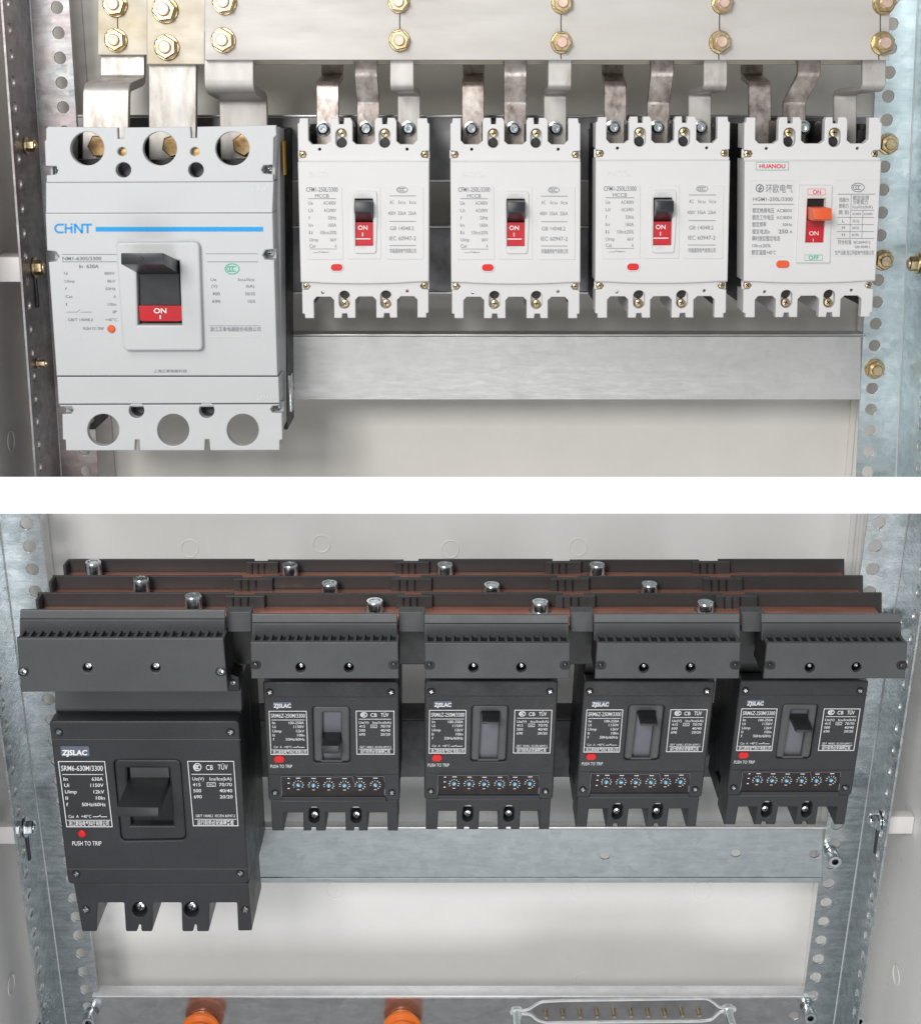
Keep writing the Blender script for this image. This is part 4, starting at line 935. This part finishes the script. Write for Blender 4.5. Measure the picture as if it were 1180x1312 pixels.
    t.prints('panel_frame', [('l', [(230, 905), (228, 764), (560, 764), (610, 768), (740, 764), (752, 806)], 4), ('l', [(770, 764), (966, 764), (972, 800)], 4), ('l', [(236, 938), (982, 936)], 5), ('l', [(230, 838), (232, 886)], 8), ('l', [(972, 850), (974, 896)], 8)], 'grey_slider', -0.0009)['kind'] = 'stuff'
    t.prism('panel_sill', [(234, 906), (977, 906), (986, 936), (238, 936)], -0.0016, 0.0004, CH, (), 0.0006)
    tk = []; tr = []
    for i, (X, Y) in enumerate(((350, 825), (460, 827), (570, 828), (683, 828), (795, 828), (905, 825))):
        d_ = t.lathe('dial', X, Y, [(17 * t.px, 0), (17 * t.px, 0.0007), (13 * t.px, 0.001), (0, 0.001)], 'blue_dial', 16, None, 'y', -0.0004)
        a0 = random.random() * 3
        t.prints('pointer', [('l', [(X - 11 * math.cos(a0), Y - 11 * math.sin(a0)), (X + 11 * math.cos(a0), Y + 11 * math.sin(a0))], 5)], 'ink_white', -0.0015, d_)
        for k in range(9):
            q = math.radians(-210 + 30 * k + 5 * i)
            (tk if k % 3 else tr).append(('l', [(X + 29 * math.cos(q), Y + 25 * math.sin(q)), (X + 41 * math.cos(q), Y + 33 * math.sin(q))], 4.5))
        tk.append(('r', X - 16, Y - 51, X + 16, Y - 46)); tr.append(('r', X - 10, Y + 30, X + 10, Y + 36))
    for Y in (778, 812, 850): tk.append(('r', 274, Y - 3, 288, Y + 3))
    t.prints('dial_scale', tk, 'ink_white', -0.0006)['kind'] = 'stuff'
    t.prints('dial_scale_red', tr, 'stud_pink', -0.0006)['kind'] = 'stuff'
    shield(t, strip_q, face_q, screws, False)
    return t
charcoal_small([(336, 874), (511, 874), (510, 1066), (347, 1066)], 'charcoal breaker with handle fully down, first of those with dials', (322.4, 508.8, 788, 811), (321, 510, 322, 511, 823, 870), ((385, 856), (447, 856)), (470, 545, 0.014))
charcoal_small([(543.7, 873), (715.2, 873), (704, 1064), (544, 1064)], 'charcoal breaker with handle fully up, second of those with dials', (543.5, 728.8, 789, 812), (544, 730.6, 544.5, 730, 824, 870), ((606.5, 856), (668, 856)), (308, 345, 0.013))
charcoal_small([(747.6, 873), (916.7, 873), (892, 1060.5), (736, 1061)], 'charcoal breaker with raised handle, third of those with dials', (761, 948, 788, 811), (765, 949, 762, 947, 824, 870), ((825, 856.5), (885, 856)), (308, 345, 0.017))
charcoal_small([(948, 872), (1113.6, 872.5), (1082.7, 1058), (926.6, 1058)], 'charcoal breaker with handle in the middle, rightmost of those with dials', (976, 1155, 788, 811), (983, 1163, 978, 1160, 824, 870), ((1037.7, 856), (1097.5, 855.5)), (352, 392, 0.019))

# ------------------------------------------------------------------ large charcoal breaker
QL = [(62, 923), (307, 923), (324, 1194), (104, 1195)]
t = Thing(LO, 'circuit_breaker', 'large charcoal breaker with one big black handle, without dials', 'circuit breaker', QL, -0.015)
ZL = zoomconv(40, 880, 3.806); t.ref(QL, ZL)
wn = [(467, 410), (672, 410), (694, 694), (488, 694)]
es = roundpoly([(402, 366), (728, 366), (758, 760), (440, 766)], 28, 5)
t.prism('cover', roundpoly([(86, 168), (1012, 168), (1062, 972), (180, 972)], 24, 4), 0.0, 0.016, CH, [es], 0.0014)
t.prism('escutcheon', [(p[0] * 0.994 + 3.4, p[1] * 0.994 + 3.2) for p in es], 0.0010, 0.012, CH, [wn], 0.0016)
t.prism('window_back', [(460, 400), (680, 400), (702, 700), (482, 700)], 0.0075, 0.0115, 'black_plastic', (), 0.0002)
t.prism('slider', [(478, 412), (666, 412), (672, 480), (482, 480)], 0.004, 0.0074, 'escutcheon_grey', (), 0.0004)
lever(t, 'handle', [(466, 0.007), (466, -0.041), (508, -0.042), (514, 0.007)], 476, 672, 'charcoal_handle')
for y, a, b in ((262, 98, 1022), (900, 168, 1056)): t.prints('groove', [('r', a, y - 1.8, b, y + 1.8)], 'escutcheon_grey', -0.0001)
t.prism('neck', [(94, 0), (1012, 0), (1016, 150), (96, 150)], 0.012, 0.06, SH, (), 0.0008)
foot = roundpoly([(206, 973.5), (1058, 973.5), (1076, 1196), (1008, 1197), (1003, 1065), (868, 1065), (866, 1200), (808, 1200), (806, 1168), (792, 1168), (790, 1200), (736, 1200), (732, 1065), (592, 1065), (590, 1200), (536, 1200), (534, 1168), (520, 1168), (516, 1200), (460, 1200), (452, 1065), (322, 1065), (318, 1200), (246, 1200)], 7, 2)
t.prism('foot', foot, 0.0012, 0.062, CH, [circ(528, 1098, 36, 22), circ(780, 1098, 36, 22)], 0.0009)
t.prism('body', [(92, 160), (1008, 160), (1060, 967), (186, 967)], 0.0162, 0.060, CH, (), 0.0008)
t.prism('body_base', [(94, 60), (1006, 60), (1060, 1050), (200, 1050)], 0.0602, 0.1075, CH, (), 0.0008)
for X in (528, 780):
    t.box('well_floor', X - 40, 1060, X + 40, 1136, 0.0105, 0.0125, 'black_plastic', 0.0002)
    t.screw(X, 1100, 27, 0.0065, 'zinc_screw', rot=random.random())
for X in (266, 1044): t.screw(X, 1095, 20, 0.0006, 'dark_screw', 'zinc_screw', rot=random.random())
for X, Y in ((133, 225), (972, 225), (220, 925), (1020, 922)):
    t.lathe('screw_rim', X, Y, [(23 * t.px, 0), (23 * t.px, 0.0004), (19 * t.px, 0.0002), (19 * t.px, -0.0002)], 'black_plastic', 20)
    t.screw(X, Y, 18, 0.0006, 'dark_screw', 'zinc_screw', rot=random.random())
t.prism('logo_plate', roundpoly([(144, 295), (284, 295), (288, 345), (148, 345)], 6), -0.0007, 0.0005, 'plate_blue', (), 0.0002)
t.prints('logo', [('t', 'ZJSLAC', 152, 276, 325, 26, 0.035)], 'ink_white', -0.0009)['kind'] = 'stuff'
tx = [('lc', [(134, 372), (360, 372), (398, 695), (176, 695)], 3.5), ('t', 'SRM6-630M/3300', 148, 352, 405, 27, 0.002), ('l', [(154, 437), (354, 437)], 3)]
for a_, b_, Y, w0, w1 in (('In', '630A', 459, 20, 54), ('Ui', '1150V', 490, 24, 64), ('Uimp', '12kV', 522, 58, 52), ('Ii', '10In', 553, 12, 44), ('f', '50Hz/60Hz', 585, 9, 116)):
    sh = (Y - 459) * 0.11
    tx += [('t', a_, 160 + sh, 160 + sh + w0, Y, 18, 0.004), ('t', b_, 352 + sh - w1, 352 + sh, Y, 18, 0.004)]
tx += [('t', 'Cat  A  +40°C', 184, 296, 644, 15), ('l', [(304, 646), (330, 646), (342, 637)], 3), ('l', [(340, 646), (372, 646)], 3), ('l', [(178, 663), (390, 663)], 2.5), ('t', '浙江斯陆电气科技有限公司', 186, 382, 679, 20, 0.008),
       ('lc', [(765, 371), (988, 371), (1010, 690), (793, 690)], 3.5), ('t', 'CB', 854, 888, 401, 26, 0.004), ('t', 'TÜV', 912, 960, 399, 27, 0.0), ('l', [(784, 436), (978, 436)], 3),
       ('t', 'Ue(V)', 788, 844, 458, 17, 0.002), ('t', 'Icu/Ics(kA)', 872, 978, 458, 17, 0.002), ('t', '415', 790, 828, 487, 17, 0.002), ('t', '70/70', 918, 980, 487, 17, 0.002), ('lc', [(860, 478), (900, 478), (900, 496), (860, 496)], 2.5), ('t', 'AC', 867, 893, 487, 10), ('t', '500', 793, 831, 517, 17, 0.002), ('t', '40/40', 920, 982, 517, 17, 0.002), ('t', '690', 796, 834, 547, 17, 0.002), ('t', '20/20', 922, 984, 547, 17, 0.002),
       ('t', 'GB/T 14048.2  IEC/EN 60947-2', 805, 996, 641, 13), ('l', [(800, 658), (1002, 658)], 2.5), ('t', '运行前务必安装隔离板', 812, 990, 674, 20, 0.008), ('t', 'PUSH TO TRIP', 203, 345, 775, 22, 0.0)]
ccc(tx, 812, 400, 18, 18, 4)
t.prints('printed_text', tx, 'ink_white', -0.0004)['kind'] = 'stuff'
t.lathe('trip_button', 251, 728, [(20 * t.px, 0), (20 * t.px, 0.001), (16 * t.px, 0.0016), (0, 0.0018)], 'bright_red_button', 22)
shield(t, (25, 288, 783, 807), (21, 286, 27, 292, 818, 887), ((112, 856), (199, 856)), True)
a = At(t, DF + 0.02)
ear = a.prism('shield_ear', [(291, 862), (306, 868), (307, 886), (291, 886)], a.dy, a.dy + 0.02, 'black_plastic', (), 0.0006)
a.screw(299, 874, 4, a.dy - 0.0004, 'zinc_screw', rot=0.6)

# ------------------------------------------------------------------ bus channels above the charcoal breakers
def channel(label, xl, xr, ytop, yw, d, screws, joints, ycop, bridge=()):
    t = Plan(LO, 'bus_channel', label, 'busbar', ((xl + xr) / 2, yw), d, 'insulated bus channels')
    # back wall in overlapping lengths between the joints
    js = [(xl - 30, xl)] + list(joints) + [(xr, xr + 30)]
    for i, (a, b) in enumerate(zip(js, js[1:])):
        x0, x1 = a[1] - (14 if i else 0), b[0] + (10 if i < len(js) - 2 else 0)
        k = 0.0006 * (i % 2)
        t.prism('barrier_wall', [(x0, ytop + (i % 2) * 1.2), (x1, ytop + (i % 2) * 1.2), (x1, yw), (x0, yw)], k, k + 0.0022, 'barrier_plastic', (), 0.0004)
    a = t.m(xl, 700)[0]; b = t.m(xr, 700)[0]
    zc = LO.P(590, ycop, d - 0.0008)[1] - t.ctr.y
    block(t, 'end_cap', (a - 0.0022, -0.012, zc), (a, 0.0, t.m(xl, ytop + 0.5)[1]), 'barrier_plastic', None, 0.0003)
    block(t, 'copper_bar', (a + 0.001, -0.018, zc - 0.008), (b - 0.001, -0.0006, zc), 'copper', None, 0.0006)
    for (j0, j1) in joints:
        jb = t.prism('joint_cover', [(j0, ytop + 0.8), (j1, ytop + 0.8), (j1, yw), (j0, yw)], -0.0046, -0.0008, 'barrier_plastic', (), 0.0005)
        for k in range(3):
            X = j0 + (j1 - j0) * (0.2 + 0.19 * k)
            t.box('joint_slot', X - 1.1, ytop + 2, X + 0.9, yw - 2, -0.0054, -0.0045, 'black_plastic', 0.0002, jb)
    for X, Y in screws:
        dd = -0.011; p = LO.P(X, Y - 4.5, d + dd); R = 0.0066
        q = t.m(0, 0)
        bm = None
        def lz(name, prof, mat, n, par, rot=0):
            bm = bmesh.new(); rings = []
            for r, h in prof:
                rings.append([bm.verts.new((p[0] - t.ctr.x + r * math.cos(2 * math.pi * i / n + rot), dd + r * math.sin(2 * math.pi * i / n + rot), zc + h)) for i in range(n)])
            for A_, B_ in zip(rings, rings[1:]):
                for i in range(n): bm.faces.new((A_[i], A_[(i + 1) % n], B_[(i + 1) % n], B_[i]))
            bm.faces.new(rings[-1])
            return from_bm(name, bm, mat, par, 30)
        h = p[1] - t.ctr.y - zc
        o = lz('cap_screw', [(R * 1.25, 0), (R * 1.25, 0.0012), (R, 0.0012), (R, h - 0.0012), (R * 0.9, h), (R * 0.62, h), (R * 0.6, h - 0.0005)], 'zinc_screw', 24, t.e)
        lz('hex_socket', [(R * 0.62, h - 0.0001), (R * 0.56, h - 0.0025), (R * 0.5, h - 0.0003 - 0.0025)], 'zinc_screw', 6, o, 0.4)
    return t
channel('hindmost bus channel above the charcoal breakers', 87, 1082, 717, 748, 0.057, ((119, 724), (371, 727), (570, 727), (765, 727)), ((316, 357), (507, 550), (698, 744), (886, 934)), 733)
channel('middle bus channel above the charcoal breakers', 67, 1106, 738, 770, 0.014, ((180, 745), (422, 751), (630, 753), (832, 752)), ((300, 350), (502, 553), (704, 754), (900, 950)), 755)
channel('front bus channel above the charcoal breakers', 48, 1130, 760, 800, -0.028, ((247, 767), (480, 774), (692, 775), (904, 776)), ((290, 340), (508, 554), (711, 762), (916, 969)), 777)
sb = Plan(LO, 'bus_support', 'black insulating support behind the terminal shields', 'support', (590, 820), -0.036, None)
sb.prism('support_body', [(60, 800), (1120, 800), (1120, 852), (60, 852)], 0.0, 0.030, 'black_plastic', (), 0.001)
sb.dy = -0.022
for a_, b_ in ((290, 322), (511, 544), (731, 760), (950, 978)): sb.box('support_cap', a_, 784, b_, 810, -0.022, -0.012, SH, 0.0006)

# ------------------------------------------------------------------ things on the bottom rail
def insulator(px, py, label):
    t = Plan(LO, 'insulator', label, 'insulator', (px, py), DA_L - 0.0035, 'orange insulators on the bottom rail')
    R = 0.0175
    t.lathe('ribbed_body', px, py, [(R * 0.80, 0.0), (R * 0.80, 0.005), (R * 1.04, 0.008), (R * 1.08, 0.010), (R * 1.04, 0.012), (R * 0.80, 0.0145), (R * 0.80, 0.0185), (R * 1.04, 0.0215), (R * 1.08, 0.0235), (R * 1.04, 0.0255), (R * 0.78, 0.028), (R * 0.78, 0.033), (R * 0.72, 0.036), (R * 0.45, 0.036)], 'orange_insulator', 32, None)
    t.lathe('insert', px, py, [(R * 0.45, 0.036), (R * 0.45, 0.0375), (R * 0.25, 0.0375), (R * 0.25, 0.030), (0, 0.030)], 'passivated_brass', 18)
insulator(260, 1311, 'orange ribbed insulator on the bottom rail, under the large charcoal breaker')
insulator(516, 1309, 'orange ribbed insulator on the bottom rail, nearest the terminal strip')

ts = Plan(LO, 'terminal_strip', 'chrome edged terminal strip with brass pins on the bottom rail', 'terminal strip', (798, 1300), DA_L - 0.040, None)
outl = [(655, 1296), (676, 1295), (686, 1288), (694, 1284), (720, 1282.5), (890, 1280), (906, 1280), (914, 1285), (922, 1292), (942, 1292), (942, 1295), (924, 1296), (917, 1302), (912, 1307), (900, 1309), (700, 1311), (688, 1308), (680, 1300), (655, 1299)]
bm = bmesh.new(); path = [ts.m3(x, y, 0) for x, y in roundpoly(outl, 5, 3)]; n = len(path); rings = []
for i, p in enumerate(path):
    tg = (path[(i + 1) % n] - path[i - 1]).normalized(); s1 = Vector((0, 1, 0)); s2 = tg.cross(s1).normalized()
    rings.append([bm.verts.new(p + (s2 * math.cos(q * math.pi / 3) * 0.0014 + s1 * math.sin(q * math.pi / 3) * 0.0014)) for q in range(6)])
for i in range(n):
    A_, B_ = rings[i], rings[(i + 1) % n]
    for k in range(6): bm.faces.new((A_[k], A_[(k + 1) % 6], B_[(k + 1) % 6], B_[k]))
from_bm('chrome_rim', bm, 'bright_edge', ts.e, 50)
ts.prism('pin_plate', [(680, 1295), (694, 1285.5), (908, 1282), (919, 1292), (912, 1305), (694, 1310)], 0.0006, 0.003, 'grey_rail', (), 0.0003)
for i in range(10):
    X = 699 + i * 21.7; Y = 1296 - i * 0.18
    ts.lathe('pin', X, Y, [(0.0019, -0.004), (0.0019, 0.009), (0.0013, 0.010), (0, 0.010)], 'passivated_brass', 12, None, 'y', 0.0008)
for px, py in ((662, 1300), (933, 1297)):
    ts.lathe('mounting_post', px, py, [(0.0062, 0.0), (0.0062, 0.003), (0.0046, 0.003), (0.0046, 0.024), (0.003, 0.025)], 'zinc_screw', 18, None, 'y', 0.004)
